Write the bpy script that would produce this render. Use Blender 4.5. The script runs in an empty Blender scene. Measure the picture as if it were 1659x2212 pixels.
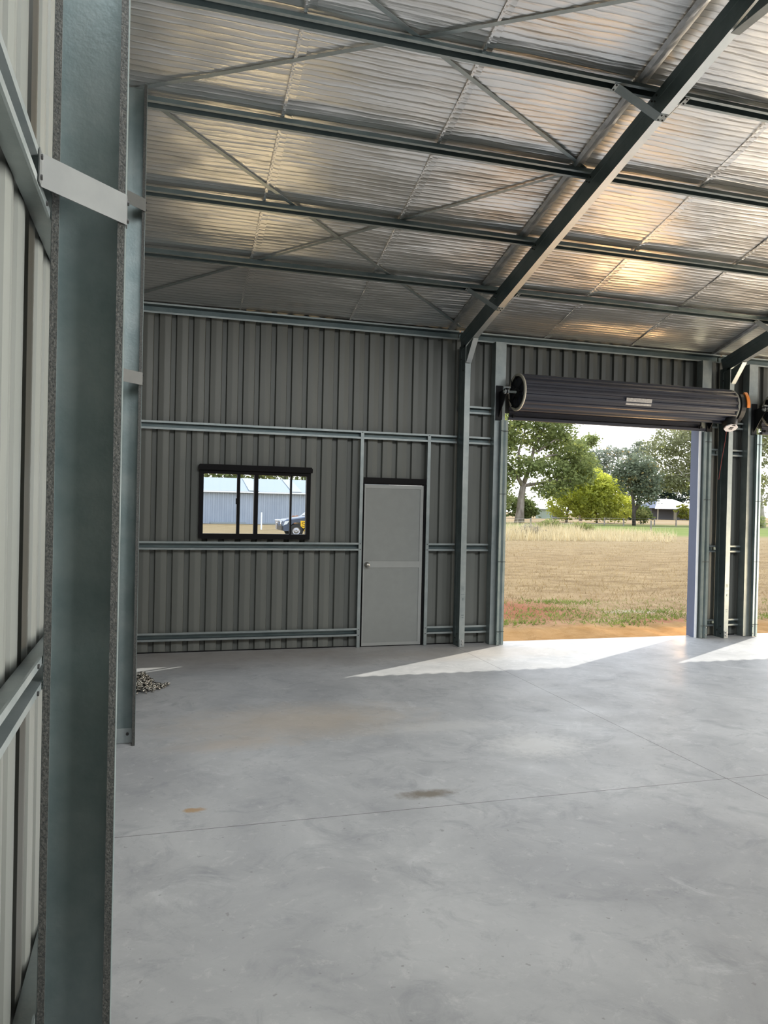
import bpy, bmesh, math, random
from mathutils import Vector, Matrix
random.seed(7)
R = random.Random(11)
C = bpy.context.scene.collection
PI = math.pi

# ------------------------------------------------------------------ measures (metres)
RIDGE_Y, RIDGE_Z, SLOPE = 4.09, 5.291, 0.277      # top line of the rafters
BACK, FRONT, LEFT, END = 9.16, -0.98, -0.372, 15.4  # inner faces of the sheeting
COS, SIN = 1 / math.hypot(1, SLOPE), SLOPE / math.hypot(1, SLOPE)
GZ = -0.06                                         # ground outside
def roof_z(y, off=0.0):
    return RIDGE_Z - SLOPE * abs(y - RIDGE_Y) + off

# ------------------------------------------------------------------ materials
def new_mat(name):
    m = bpy.data.materials.new(name); m.use_nodes = True
    nt = m.node_tree
    return m, nt, nt.nodes['Principled BSDF']
def node(nt, kind, **kw):
    n = nt.nodes.new(kind)
    for k, v in kw.items():
        if k in n.inputs: n.inputs[k].default_value = v
        else: setattr(n, k, v)
    return n
def link(nt, a, ao, b, bi): nt.links.new(a.outputs[ao], b.inputs[bi])
def rgba(c): return (c[0], c[1], c[2], 1.0)
def coords(nt, scale=(1, 1, 1), loc=(0, 0, 0)):
    t = node(nt, 'ShaderNodeTexCoord'); m = node(nt, 'ShaderNodeMapping')
    m.inputs['Scale'].default_value = scale; m.inputs['Location'].default_value = loc
    link(nt, t, 'Object', m, 'Vector'); return m
def ramp(nt, stops):
    r = node(nt, 'ShaderNodeValToRGB'); e = r.color_ramp.elements
    while len(e) < len(stops): e.new(0.5)
    for el, (p, c) in zip(e, stops): el.position = p; el.color = rgba(c) if len(c) == 3 else c
    return r
def mottled(name, c0, c1, scale=6, rough=0.5, metal=0.0, detail=5, bump=0.0, bscale=60, stretch=(1, 1, 1), lo=0.35, hi=0.65, spec=0.5):
    m, nt, b = new_mat(name)
    mp = coords(nt, stretch)
    n = node(nt, 'ShaderNodeTexNoise', Scale=scale, Detail=detail, Roughness=0.6)
    link(nt, mp, 'Vector', n, 'Vector')
    r = ramp(nt, [(lo, c0), (hi, c1)]); link(nt, n, 'Fac', r, 'Fac'); link(nt, r, 'Color', b, 'Base Color')
    b.inputs['Roughness'].default_value = rough; b.inputs['Metallic'].default_value = metal
    b.inputs['Specular IOR Level'].default_value = spec
    if bump:
        n2 = node(nt, 'ShaderNodeTexNoise', Scale=bscale, Detail=4)
        link(nt, mp, 'Vector', n2, 'Vector')
        bp = node(nt, 'ShaderNodeBump', Strength=bump, Distance=0.01)
        link(nt, n2, 'Fac', bp, 'Height'); link(nt, bp, 'Normal', b, 'Normal')
    return m
def plain(name, c, rough=0.5, metal=0.0, spec=0.5):
    k = 0.97
    return mottled(name, [x * k for x in c], [min(1, x * 1.03) for x in c], 9, rough, metal, spec=spec)

M = {}
M['galv'] = mottled('galvanised steel', (.29, .335, .34), (.385, .425, .425), 5, .42, .8, bump=.05, bscale=90)
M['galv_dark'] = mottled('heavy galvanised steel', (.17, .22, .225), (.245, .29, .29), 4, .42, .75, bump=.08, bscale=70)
M['galv_shade'] = mottled('galvanised steel shade tone', (.13, .175, .185), (.19, .235, .24), 4, .45, .7, bump=.06, bscale=70)  # same steel darkened, shade of webs and hollows put into the colour
M['galv_lit'] = mottled('galvanised steel lit tone', (.78, .82, .82), (.88, .91, .90), 5, .36, .9, bump=.04, bscale=90)  # same steel brightened, reflected floor light put into the flange colour
M['galv_rough'] = mottled('speckled cut edge', (.022, .026, .026), (.075, .075, .068), 140, .6, .3, bump=.3, bscale=160)
M['galv_mid'] = mottled('dull galvanised strap', (.068, .074, .074), (.085, .092, .090), 7, .5, .1)
M['galv_light'] = mottled('bright galvanised steel', (.34, .37, .375), (.42, .45, .45), 7, .42, .45)
M['sheet'] = mottled('painted sheet', (.138, .147, .136), (.168, .177, .162), 1.5, .38, .15, stretch=(1, 1, .15), spec=.5)
M['foil_strip'] = mottled('crinkled foil', (.42, .42, .42), (.62, .61, .60), 12, .45, 1.0)
M['black'] = plain('black aluminium', (.006, .006, .007), .6, spec=.15)
M['blackmetal'] = plain('black painted metal', (.010, .011, .013), .5, .2, spec=.3)
M['curtain'] = mottled('slate blue steel', (.036, .040, .058), (.040, .044, .062), 1, .42, .0, spec=.4)
M['cream'] = plain('cream plastic', (.62, .60, .50), .5)
M['orange'] = plain('orange plastic', (.75, .22, .02), .45)
M['white'] = plain('white plastic', (.75, .72, .74), .4)
M['red'] = plain('red cord', (.30, .05, .045), .7)
M['tape'] = mottled('pale tape', (.38, .37, .36), (.62, .6, .58), 30, .4, stretch=(1, 1, 3))
M['doorskin'] = plain('grey door skin', (.27, .285, .275), .42, .1)
M['doorali'] = plain('aluminium door rail', (.36, .375, .365), .4, .25)
M['steelknob'] = plain('satin steel', (.4, .39, .36), .3, .9)
M['bolt'] = plain('zinc bolt', (.5, .5, .5), .35, .8)
M['boltdark'] = plain('dark screw', (.03, .03, .03), .5, .3)
M['bluejamb'] = plain('slate blue flashing', (.115, .145, .225), .6)
M['jamblight'] = plain('pale flashing edge', (.75, .8, .86), .4)
M['chain'] = mottled('worn chain steel', (.07, .066, .058), (.62, .60, .54), 60, .28, .9)

# glass
m, nt, b = new_mat('window glass'); M['glass'] = m
tr = node(nt, 'ShaderNodeBsdfTransparent'); tr.inputs['Color'].default_value = (.95, .97, .98, 1)
gl = node(nt, 'ShaderNodeBsdfGlossy', Roughness=0.02); mx = node(nt, 'ShaderNodeMixShader', Fac=.06)
link(nt, tr, 0, mx, 1); link(nt, gl, 0, mx, 2); link(nt, mx, 0, nt.nodes['Material Output'], 'Surface')
M['carglass'] = plain('tinted car glass', (.10, .14, .16), .08, 0)

# silver foil under the roof
m, nt, b = new_mat('silver foil'); M['foil'] = m
mp = coords(nt)
sep = node(nt, 'ShaderNodeSeparateXYZ'); link(nt, mp, 'Vector', sep, 'Vector')
idx = node(nt, 'ShaderNodeMath', operation='ADD'); idx.inputs[1].default_value = 13.1 - .92
dv = node(nt, 'ShaderNodeMath', operation='DIVIDE'); dv.inputs[1].default_value = 1.31
flr = node(nt, 'ShaderNodeMath', operation='FLOOR')
link(nt, sep, 'X', idx, 0); link(nt, idx, 0, dv, 0); link(nt, dv, 0, flr, 0)
wn = node(nt, 'ShaderNodeTexWhiteNoise', noise_dimensions='1D'); link(nt, flr, 0, wn, 'W')
sh = node(nt, 'ShaderNodeMath', operation='MULTIPLY'); sh.inputs[1].default_value = 3.0; link(nt, wn, 'Value', sh, 0)
cmb = node(nt, 'ShaderNodeCombineXYZ'); link(nt, sh, 0, cmb, 'Y'); link(nt, sh, 0, cmb, 'Z')
vadd = node(nt, 'ShaderNodeVectorMath', operation='ADD'); link(nt, mp, 'Vector', vadd, 0); link(nt, cmb, 'Vector', vadd, 1)
wv = node(nt, 'ShaderNodeTexWave', wave_type='BANDS', bands_direction='Y', Scale=6.2, Distortion=2.6, Detail=3)
wv.inputs['Detail Scale'].default_value = 1.2
sc1 = node(nt, 'ShaderNodeMapping'); sc1.inputs['Scale'].default_value = (.35, 1, 1)
link(nt, vadd, 'Vector', sc1, 'Vector'); link(nt, sc1, 'Vector', wv, 'Vector')
sc2 = node(nt, 'ShaderNodeMapping'); sc2.inputs['Scale'].default_value = (.7, 9, 9)
link(nt, vadd, 'Vector', sc2, 'Vector')
n1 = node(nt, 'ShaderNodeTexNoise', Scale=2.2, Detail=5, Roughness=.62); link(nt, sc2, 'Vector', n1, 'Vector')
n2 = node(nt, 'ShaderNodeTexNoise', Scale=220, Detail=2); link(nt, vadd, 'Vector', n2, 'Vector')
pw = node(nt, 'ShaderNodeMath', operation='POWER'); pw.inputs[1].default_value = 3.0; link(nt, wv, 'Fac', pw, 0)
h1 = node(nt, 'ShaderNodeMath', operation='MULTIPLY_ADD'); h1.inputs[1].default_value = .30; link(nt, pw, 0, h1, 0); link(nt, n1, 'Fac', h1, 2)
h2a = node(nt, 'ShaderNodeMath', operation='MULTIPLY_ADD'); h2a.inputs[1].default_value = .10; link(nt, n2, 'Fac', h2a, 0); link(nt, h1, 0, h2a, 2)
sc3 = node(nt, 'ShaderNodeMapping'); sc3.inputs['Scale'].default_value = (.6, 1.5, 1.5); link(nt, vadd, 'Vector', sc3, 'Vector')
n3 = node(nt, 'ShaderNodeTexNoise', Scale=1.6, Detail=2, Roughness=.5); link(nt, sc3, 'Vector', n3, 'Vector')
h2 = node(nt, 'ShaderNodeMath', operation='MULTIPLY_ADD'); h2.inputs[1].default_value = 9.0; link(nt, n3, 'Fac', h2, 0); link(nt, h2a, 0, h2, 2)
bp = node(nt, 'ShaderNodeBump', Strength=.55, Distance=.012); link(nt, h2, 0, bp, 'Height'); link(nt, bp, 'Normal', b, 'Normal')
cr = ramp(nt, [(0, (.84, .84, .84)), (1, (.96, .955, .945))]); link(nt, wn, 'Value', cr, 'Fac')
dk = ramp(nt, [(.93, (1, 1, 1)), (1.0, (.62, .62, .62))]); link(nt, wv, 'Fac', dk, 'Fac')
mul = node(nt, 'ShaderNodeMix', data_type='RGBA', blend_type='MULTIPLY'); mul.inputs[0].default_value = 1
nt.links.new(cr.outputs['Color'], mul.inputs[6]); nt.links.new(dk.outputs['Color'], mul.inputs[7])
nt.links.new(mul.outputs[2], b.inputs['Base Color'])
b.inputs['Metallic'].default_value = .9; b.inputs['Roughness'].default_value = .31

# concrete floor
m, nt, b = new_mat('power floated concrete'); M['concrete'] = m
mp = coords(nt)
sep = node(nt, 'ShaderNodeSeparateXYZ'); link(nt, mp, 'Vector', sep, 'Vector')
def noise(scale, detail=6, rough=.6, vec=mp, dist=0.0):
    n = node(nt, 'ShaderNodeTexNoise', Scale=scale, Detail=detail, Roughness=rough, Distortion=dist)
    link(nt, vec, 'Vector', n, 'Vector'); return n
a = ramp(nt, [(.36, (.32, .328, .333)), (.64, (.43, .438, .438))]); link(nt, noise(1.1, 7, .65, dist=.6), 'Fac', a, 'Fac')
def layer(prev, fac_node, fac_out, col, amount):
    k = node(nt, 'ShaderNodeMath', operation='MULTIPLY'); k.inputs[1].default_value = amount; nt.links.new(fac_node.outputs[fac_out], k.inputs[0])
    x = node(nt, 'ShaderNodeMix', data_type='RGBA'); nt.links.new(k.outputs[0], x.inputs[0])
    nt.links.new(prev, x.inputs[6]); x.inputs[7].default_value = rgba(col); return x.outputs[2]
def blob(cx, cy, rx, ry, soft=.6, nscale=5, namp=.9):
    """irregular patch on the slab, 1 inside and 0 outside"""
    ax = node(nt, 'ShaderNodeMapping'); ax.inputs['Location'].default_value = (-cx / rx, -cy / ry, 0); ax.inputs['Scale'].default_value = (1 / rx, 1 / ry, 0)
    link(nt, mp, 'Vector', ax, 'Vector')
    ln = node(nt, 'ShaderNodeVectorMath', operation='LENGTH'); link(nt, ax, 'Vector', ln, 0)
    n = noise(nscale, 5, .7)
    s = node(nt, 'ShaderNodeMath', operation='MULTIPLY_ADD'); s.inputs[1].default_value = namp * 2; link(nt, n, 'Fac', s, 0)
    nt.links.new(ln.outputs['Value'], s.inputs[2])
    rr = node(nt, 'ShaderNodeMapRange'); rr.inputs['From Min'].default_value = 1 + namp + soft; rr.inputs['From Max'].default_value = 1 + namp - soft
    link(nt, s, 0, rr, 'Value'); return rr
col = a.outputs['Color']
f = ramp(nt, [(.52, (0, 0, 0)), (.70, (1, 1, 1))]); link(nt, noise(3.2, 8, .7, dist=1.0), 'Fac', f, 'Fac'); col = layer(col, f, 'Color', (.25, .26, .27), .8)
f = ramp(nt, [(.58, (0, 0, 0)), (.72, (1, 1, 1))]); link(nt, noise(2.3, 9, .75, dist=.8), 'Fac', f, 'Fac'); col = layer(col, f, 'Color', (.58, .59, .59), .6)
f = ramp(nt, [(.56, (0, 0, 0)), (.70, (1, 1, 1))]); link(nt, noise(11, 8, .75, dist=.5), 'Fac', f, 'Fac'); col = layer(col, f, 'Color', (.55, .55, .54), .5)
f = ramp(nt, [(.56, (0, 0, 0)), (.70, (1, 1, 1))]); link(nt, noise(6.5, 9, .78, dist=1.5), 'Fac', f, 'Fac'); col = layer(col, f, 'Color', (.27, .275, .28), .55)
col = layer(col, blob(1.15, 6.1, .75, .4), 'Result', (.43, .36, .27), .55)
col = layer(col, blob(.55, 5.6, .35, .12), 'Result', (.44, .36, .27), .4)
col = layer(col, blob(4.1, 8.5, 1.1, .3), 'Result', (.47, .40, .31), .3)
col = layer(col, blob(.25, 4.45, .06, .03, .3, 20), 'Result', (.36, .22, .09), .8)
col = layer(col, blob(1.62, 4.38, .16, .055, .5, 18), 'Result', (.17, .15, .12), .95)
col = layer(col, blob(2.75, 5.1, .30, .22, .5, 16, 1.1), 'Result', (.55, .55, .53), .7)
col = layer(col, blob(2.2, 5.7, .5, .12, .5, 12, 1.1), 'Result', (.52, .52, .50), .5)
col = layer(col, blob(1.05, 8.75, 2.6, .5, .8, 3), 'Result', (.27, .235, .20), .6)
f = ramp(nt, [(.71, (0, 0, 0)), (.735, (1, 1, 1))]); link(nt, noise(26, 2, .5), 'Fac', f, 'Fac'); col = layer(col, f, 'Color', (.20, .20, .19), .6)
for axis, pos in (('X', 3.64), ('Y', 4.18)):
    d = node(nt, 'ShaderNodeMath', operation='SUBTRACT'); d.inputs[1].default_value = pos; link(nt, sep, axis, d, 0)
    ab = node(nt, 'ShaderNodeMath', operation='ABSOLUTE'); link(nt, d, 0, ab, 0)
    lt = node(nt, 'ShaderNodeMath', operation='LESS_THAN'); lt.inputs[1].default_value = .0032; link(nt, ab, 0, lt, 0)
    col = layer(col, lt, 0, (.09, .085, .08), .85)
nt.links.new(col, b.inputs['Base Color'])
rr = ramp(nt, [(.3, (.42, .42, .42)), (.7, (.62, .62, .62))]); link(nt, noise(2.0, 6), 'Fac', rr, 'Fac'); link(nt, rr, 'Color', b, 'Roughness')
bp = node(nt, 'ShaderNodeBump', Strength=.06, Distance=.01); link(nt, noise(30, 6, .7), 'Fac', bp, 'Height'); link(nt, bp, 'Normal', b, 'Normal')

# ground outside: sand by the slab, red dirt and weeds, dry grass, green lawn beyond, dry paddock at the back
m, nt, b = new_mat('dry paddock'); M['ground'] = m
mp = coords(nt)
sep = node(nt, 'ShaderNodeSeparateXYZ'); link(nt, mp, 'Vector', sep, 'Vector')
wob = noise(.5, 5, .6)
def band(prev, lo, hi, col, wobble=2.0, amount=1.0, inv=False):
    s = node(nt, 'ShaderNodeMath', operation='MULTIPLY_ADD'); s.inputs[1].default_value = wobble; link(nt, wob, 'Fac', s, 0); link(nt, sep, 'Y', s, 2)
    rr = node(nt, 'ShaderNodeMapRange'); rr.inputs['From Min'].default_value = lo + wobble / 2; rr.inputs['From Max'].default_value = hi + wobble / 2
    link(nt, s, 0, rr, 'Value')
    k = node(nt, 'ShaderNodeMath', operation='MULTIPLY'); k.inputs[1].default_value = amount; link(nt, rr, 'Result', k, 0)
    x = node(nt, 'ShaderNodeMix', data_type='RGBA'); nt.links.new(k.outputs[0], x.inputs[0])
    nt.links.new(prev, x.inputs[6]); nt.links.new(col, x.inputs[7]); return x.outputs[2]
def two(scale, c0, c1, stretch=(1, 1, 1), detail=7, lo=.35, hi=.65, rough=.68):
    mm = coords(nt, stretch)
    r = ramp(nt, [(lo, c0), (hi, c1)]); link(nt, noise(scale, detail, rough, mm), 'Fac', r, 'Fac'); return r.outputs['Color']
sand = two(3.0, (0.225, 0.123, 0.04), (0.291, 0.175, 0.072))
dirt = two(2.2, (0.141, 0.064, 0.034), (0.229, 0.134, 0.07))
dry = two(1.9, (0.128, 0.081, 0.035), (0.275, 0.198, 0.101), (.5, 1.0, 1), 10, .36, .64, .75)
tan = two(2.6, (0.182, 0.114, 0.057), (0.282, 0.202, 0.111))
dpat = ramp(nt, [(.5, (0, 0, 0)), (.68, (1, 1, 1))]); link(nt, noise(.45, 9, .72, dist=1.2), 'Fac', dpat, 'Fac')
pale = two(.7, (0.255, 0.195, 0.101), (0.322, 0.262, 0.154), (.4, 1, 1), 8)
lawn = two(.5, (0.114, 0.154, 0.034), (0.182, 0.208, 0.057), (.4, 1, 1))
far = two(.1, (0.255, 0.174, 0.087), (0.302, 0.229, 0.128), (.3, 1, 1))
shade = two(.3, (0.101, 0.114, 0.04), (0.174, 0.168, 0.067))
col = sand
col = band(col, 10.3, 10.9, tan, .9)
col = band(col, 12.2, 15.5, dry, 3.0)
col = layer(col, blob(5.6, 12.4, 1.5, 1.3, .5, 2.2, .9), 'Result', (.215, .075, .038), .95)
col = layer(col, blob(8.2, 10.85, .7, .22, .4, 4, .9), 'Result', (.24, .10, .055), .8)
col = layer(col, dpat, 'Color', (.17, .105, .05), .55)
col = band(col, 24, 40, pale, 8, .45)
lawn_src = col
col = band(col, 46, 52, lawn, 3)
lm = node(nt, 'ShaderNodeMapRange'); lm.inputs['From Min'].default_value = 17; lm.inputs['From Max'].default_value = 21; link(nt, sep, 'X', lm, 'Value')
x = node(nt, 'ShaderNodeMix', data_type='RGBA'); link(nt, lm, 'Result', x, 0); nt.links.new(lawn_src, x.inputs[6]); nt.links.new(col, x.inputs[7]); col = x.outputs[2]
col = band(col, 76, 82, shade, 3, .6)
col = band(col, 88, 92, far, 4)
gr = ramp(nt, [(.60, (0, 0, 0)), (.66, (1, 1, 1))]); link(nt, noise(.9, 6, .7), 'Fac', gr, 'Fac')
rng = node(nt, 'ShaderNodeMapRange'); rng.inputs['From Min'].default_value = 16; rng.inputs['From Max'].default_value = 12; link(nt, sep, 'Y', rng, 'Value')
rn2 = node(nt, 'ShaderNodeMapRange'); rn2.inputs['From Min'].default_value = 10.3; rn2.inputs['From Max'].default_value = 10.9; link(nt, sep, 'Y', rn2, 'Value')
k1 = node(nt, 'ShaderNodeMath', operation='MULTIPLY'); link(nt, rng, 'Result', k1, 0); link(nt, rn2, 'Result', k1, 1)
k2 = node(nt, 'ShaderNodeMath', operation='MULTIPLY'); link(nt, k1, 0, k2, 0); nt.links.new(gr.outputs['Color'], k2.inputs[1])
x = node(nt, 'ShaderNodeMix', data_type='RGBA'); nt.links.new(k2.outputs[0], x.inputs[0]); nt.links.new(col, x.inputs[6]); x.inputs[7].default_value = (.19, .22, .07, 1); col = x.outputs[2]
col = layer(col, blob(8.4, 12.0, .5, .22, .4, 3), 'Result', (.48, .46, .42), .3)
nt.links.new(col, b.inputs['Base Color']); b.inputs['Roughness'].default_value = .95; b.inputs['Specular IOR Level'].default_value = .1
bp = node(nt, 'ShaderNodeBump', Strength=.5, Distance=.05); link(nt, noise(9, 8, .75), 'Fac', bp, 'Height'); link(nt, bp, 'Normal', b, 'Normal')

# plants: colour comes from a per-leaf attribute, leaves let some light through
def leaf_mat(name, trans=.45):
    m, nt, b = new_mat(name)
    at = node(nt, 'ShaderNodeVertexColor', layer_name='Col')
    n = node(nt, 'ShaderNodeTexNoise', Scale=1.2, Detail=3)
    mp = coords(nt); link(nt, mp, 'Vector', n, 'Vector')
    r = ramp(nt, [(.3, (.75, .75, .75)), (.7, (1.2, 1.2, 1.2))]); link(nt, n, 'Fac', r, 'Fac')
    mul = node(nt, 'ShaderNodeMix', data_type='RGBA', blend_type='MULTIPLY'); mul.inputs[0].default_value = 1
    r.color_ramp.elements[0].color = (.62, .62, .62, 1); r.color_ramp.elements[1].color = (.98, .98, .98, 1)
    nt.links.new(at.outputs['Color'], mul.inputs[6]); nt.links.new(r.outputs['Color'], mul.inputs[7])
    df = node(nt, 'ShaderNodeBsdfDiffuse'); tl = node(nt, 'ShaderNodeBsdfTranslucent'); mx = node(nt, 'ShaderNodeMixShader', Fac=trans)
    nt.links.new(mul.outputs[2], df.inputs['Color']); nt.links.new(mul.outputs[2], tl.inputs['Color'])
    link(nt, df, 0, mx, 1); link(nt, tl, 0, mx, 2); link(nt, mx, 0, nt.nodes['Material Output'], 'Surface')
    return m
M['leaf'] = leaf_mat('leaves'); M['blade'] = leaf_mat('grass blades', .35)
M['bark'] = mottled('grey bark', (.16, .13, .11), (.33, .29, .26), 3, .9, bump=.5, bscale=8, stretch=(1, 1, .25))
M['bark_dark'] = mottled('dark bark', (.03, .026, .024), (.10, .085, .075), 3, .9, stretch=(1, 1, .25))
M['bark_pale'] = mottled('pale bark', (.36, .33, .30), (.55, .52, .49), 3, .8, stretch=(1, 1, .25))
M['shedwall'] = mottled('blue grey sheeting', (.31, .36, .44), (.37, .42, .50), .4, .45, .1)
M['shedroof'] = plain('pale roof sheeting', (.28, .32, .345), .5)
M['skylight'] = plain('white roof sheet', (.36, .385, .40), .5)
M['gutter'] = plain('white gutter', (.85, .86, .88), .4)
M['houseroof'] = plain('pale blue grey roof', (.075, .09, .14), .4, .1)
M['housewall'] = plain('cream wall', (.46, .42, .32), .7)
M['housedark'] = plain('shaded verandah', (.10, .10, .11), .7)
M['greentank'] = plain('pale green panel', (.30, .37, .30), .6)
M['postwood'] = mottled('weathered timber', (.16, .14, .12), (.28, .25, .22), 8, .9, stretch=(1, 1, .2))
M['wire'] = plain('fence wire', (.3, .3, .3), .5, .6)
M['carpaint'] = plain('dark blue grey car paint', (.09, .115, .17), .22, .3)
M['cardark'] = plain('charcoal car wrap', (.035, .034, .036), .35)
M['tyre'] = plain('tyre rubber', (.02, .02, .02), .8)
M['alloy'] = plain('alloy wheel', (.4, .4, .42), .3, .8)
M['chrome'] = plain('chrome', (.8, .8, .82), .12, 1)
M['yellow'] = plain('yellow decal', (.85, .52, .02), .4)
M['decaldark'] = plain('brown decal', (.10, .06, .01), .4)
M['lamp'] = plain('headlight lens', (.75, .78, .8), .15)
M['rubble'] = mottled('reddish rubble', (.24, .11, .06), (.50, .28, .16), 3, .9)
M['tub'] = plain('grey tub', (.42, .40, .42), .5)

# ------------------------------------------------------------------ mesh helpers
class MB:
    def __init__(s): s.v = []; s.f = []; s.col = []
    def face_loop(s, pts, col=None):
        i = len(s.v); s.v += [tuple(p) for p in pts]; s.f.append(tuple(range(i, i + len(pts))))
        if col is not None: s.col += [col] * len(pts)
    def prism(s, loop, O, U, V, W):
        """closed 2D loop in the (U,V) plane at O, swept along W"""
        O, U, V, W = map(Vector, (O, U, V, W)); n = len(loop); i = len(s.v)
        for k in (0, 1):
            for a, b in loop: s.v.append(tuple(O + U * a + V * b + W * k))
        for k in range(n):
            l = (k + 1) % n; s.f.append((i + k, i + l, i + n + l, i + n + k))
        s.f.append(tuple(i + k for k in range(n - 1, -1, -1))); s.f.append(tuple(i + n + k for k in range(n)))
        return s
    def box(s, x0, x1, y0, y1, z0, z1):
        return s.prism([(x0, y0), (x1, y0), (x1, y1), (x0, y1)], (0, 0, z0), (1, 0, 0), (0, 1, 0), (0, 0, z1 - z0))
    def tube(s, pts, rad, n=8, cap=True):
        pts = [Vector(p) for p in pts]; rad = rad if isinstance(rad, (list, tuple)) else [rad] * len(pts)
        i = len(s.v); prev = None
        for k, p in enumerate(pts):
            t = (pts[min(k + 1, len(pts) - 1)] - pts[max(k - 1, 0)]).normalized()
            ref = prev if prev is not None else (Vector((0, 0, 1)) if abs(t.z) < .9 else Vector((1, 0, 0)))
            a = (ref - t * ref.dot(t)).normalized(); b = t.cross(a); prev = a
            for j in range(n):
                th = 2 * PI * j / n; s.v.append(tuple(p + (a * math.cos(th) + b * math.sin(th)) * rad[k]))
        for k in range(len(pts) - 1):
            for j in range(n):
                l = (j + 1) % n; s.f.append((i + k * n + j, i + k * n + l, i + (k + 1) * n + l, i + (k + 1) * n + j))
        if cap:
            s.f.append(tuple(i + j for j in range(n - 1, -1, -1))); s.f.append(tuple(i + (len(pts) - 1) * n + j for j in range(n)))
        return s
    def lathe(s, prof, O, axis='x', n=32):
        """prof = (along axis, radius)"""
        i = len(s.v); O = Vector(O)
        A, B, D = {'x': ((1, 0, 0), (0, 1, 0), (0, 0, 1)), 'y': ((0, 1, 0), (0, 0, 1), (1, 0, 0)), 'z': ((0, 0, 1), (1, 0, 0), (0, 1, 0))}[axis]
        A, B, D = Vector(A), Vector(B), Vector(D)
        for a, r in prof:
            for j in range(n):
                t = 2 * PI * j / n; s.v.append(tuple(O + A * a + (B * math.cos(t) + D * math.sin(t)) * r))
        for k in range(len(prof) - 1):
            for j in range(n):
                l = (j + 1) % n; s.f.append((i + k * n + j, i + k * n + l, i + (k + 1) * n + l, i + (k + 1) * n + j))
        return s
    def build(s, name, mat, parent=None, smooth=False, origin=None, mat2=None, pred=None):
        me = bpy.data.meshes.new(name); vs = s.v
        if origin is not None: vs = [(x - origin[0], y - origin[1], z - origin[2]) for x, y, z in vs]
        me.from_pydata(vs, [], s.f); me.materials.append(M[mat] if isinstance(mat, str) else mat)
        if s.col and len(s.col) == len(s.v):
            ca = me.color_attributes.new('Col', 'FLOAT_COLOR', 'POINT')
            ca.data.foreach_set('color', [c for q in s.col for c in (q[0], q[1], q[2], 1.0)])
        else:
            bm = bmesh.new(); bm.from_mesh(me); bmesh.ops.recalc_face_normals(bm, faces=bm.faces); bm.to_mesh(me); bm.free()
        if mat2:
            me.materials.append(M[mat2])
            for p in me.polygons:
                if pred(p.normal, p.center): p.material_index = 1
        if smooth:
            me.polygons.foreach_set('use_smooth', [True] * len(me.polygons))
        me.update()
        o = bpy.data.objects.new(name, me); C.objects.link(o)
        if origin is not None: o.location = origin
        if parent is not None:
            o.parent = parent
            if parent.type == 'EMPTY' or tuple(parent.location) != (0, 0, 0):
                o.location = Vector(o.location) - WORLD(parent)
        return o
def WORLD(o):
    v = Vector((0, 0, 0))
    while o is not None: v += Vector(o.location); o = o.parent
    return v
def tag(o, label, cat=None, group=None, kind=None):
    o['label'] = label
    if cat: o['category'] = cat
    if group: o['group'] = group
    if kind: o['kind'] = kind
    return o
def thing(name, loc, label, cat, group=None, kind='thing'):
    o = bpy.data.objects.new(name, None); C.objects.link(o); o.location = loc; o.empty_display_size = .1
    return tag(o, label, cat, group, kind)
def struct(o, label): o['kind'] = 'structure'; o['label'] = label; return o
def thick(poly, t):
    """open polyline -> closed loop of thickness t"""
    L, Rr = [], []
    n = len(poly)
    for i, (x, y) in enumerate(poly):
        ds = []
        if i > 0: ds.append((x - poly[i - 1][0], y - poly[i - 1][1]))
        if i < n - 1: ds.append((poly[i + 1][0] - x, poly[i + 1][1] - y))
        ns = [(-d[1] / math.hypot(*d), d[0] / math.hypot(*d)) for d in ds]
        if len(ns) == 2:
            mx, my = ns[0][0] + ns[1][0], ns[0][1] + ns[1][1]; q = (mx * mx + my * my) / 2
            q = max(q, .3); mx, my = mx / q, my / q
        else: mx, my = ns[0]
        L.append((x + mx * t / 2, y + my * t / 2)); Rr.append((x - mx * t / 2, y - my * t / 2))
    return L + Rr[::-1]
def tophat(w=.094, mouth=.052, crown=.04, d=.062, t=.002):
    return thick([(-w / 2, .006), (-w / 2, 0), (-mouth / 2, 0), (-crown / 2, d), (crown / 2, d), (mouth / 2, 0), (w / 2, 0), (w / 2, .006)], t)
def cee(D=.2, F=.07, lip=.018, t=.003, groove=True):
    g = [(D * .33, 0), (D * .345, .002), (D * .655, .002), (D * .67, 0)] if groove else []
    return thick([(lip, F), (0, F), (0, 0)] + g + [(D, 0), (D, F), (D - lip, F)], t)
def bolt(O, n, r=.009, h=.008, mat='boltdark', parent=None, name='bolt'):
    n = Vector(n).normalized(); a = Vector((0, 0, 1)) if abs(n.z) < .9 else Vector((1, 0, 0)); u = n.cross(a).normalized(); v = n.cross(u)
    mb = MB(); mb.prism([(r * math.cos(2 * PI * k / 6), r * math.sin(2 * PI * k / 6)) for k in range(6)], O, u, v, n * h)
    return mb.build(name, mat, parent)

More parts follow.
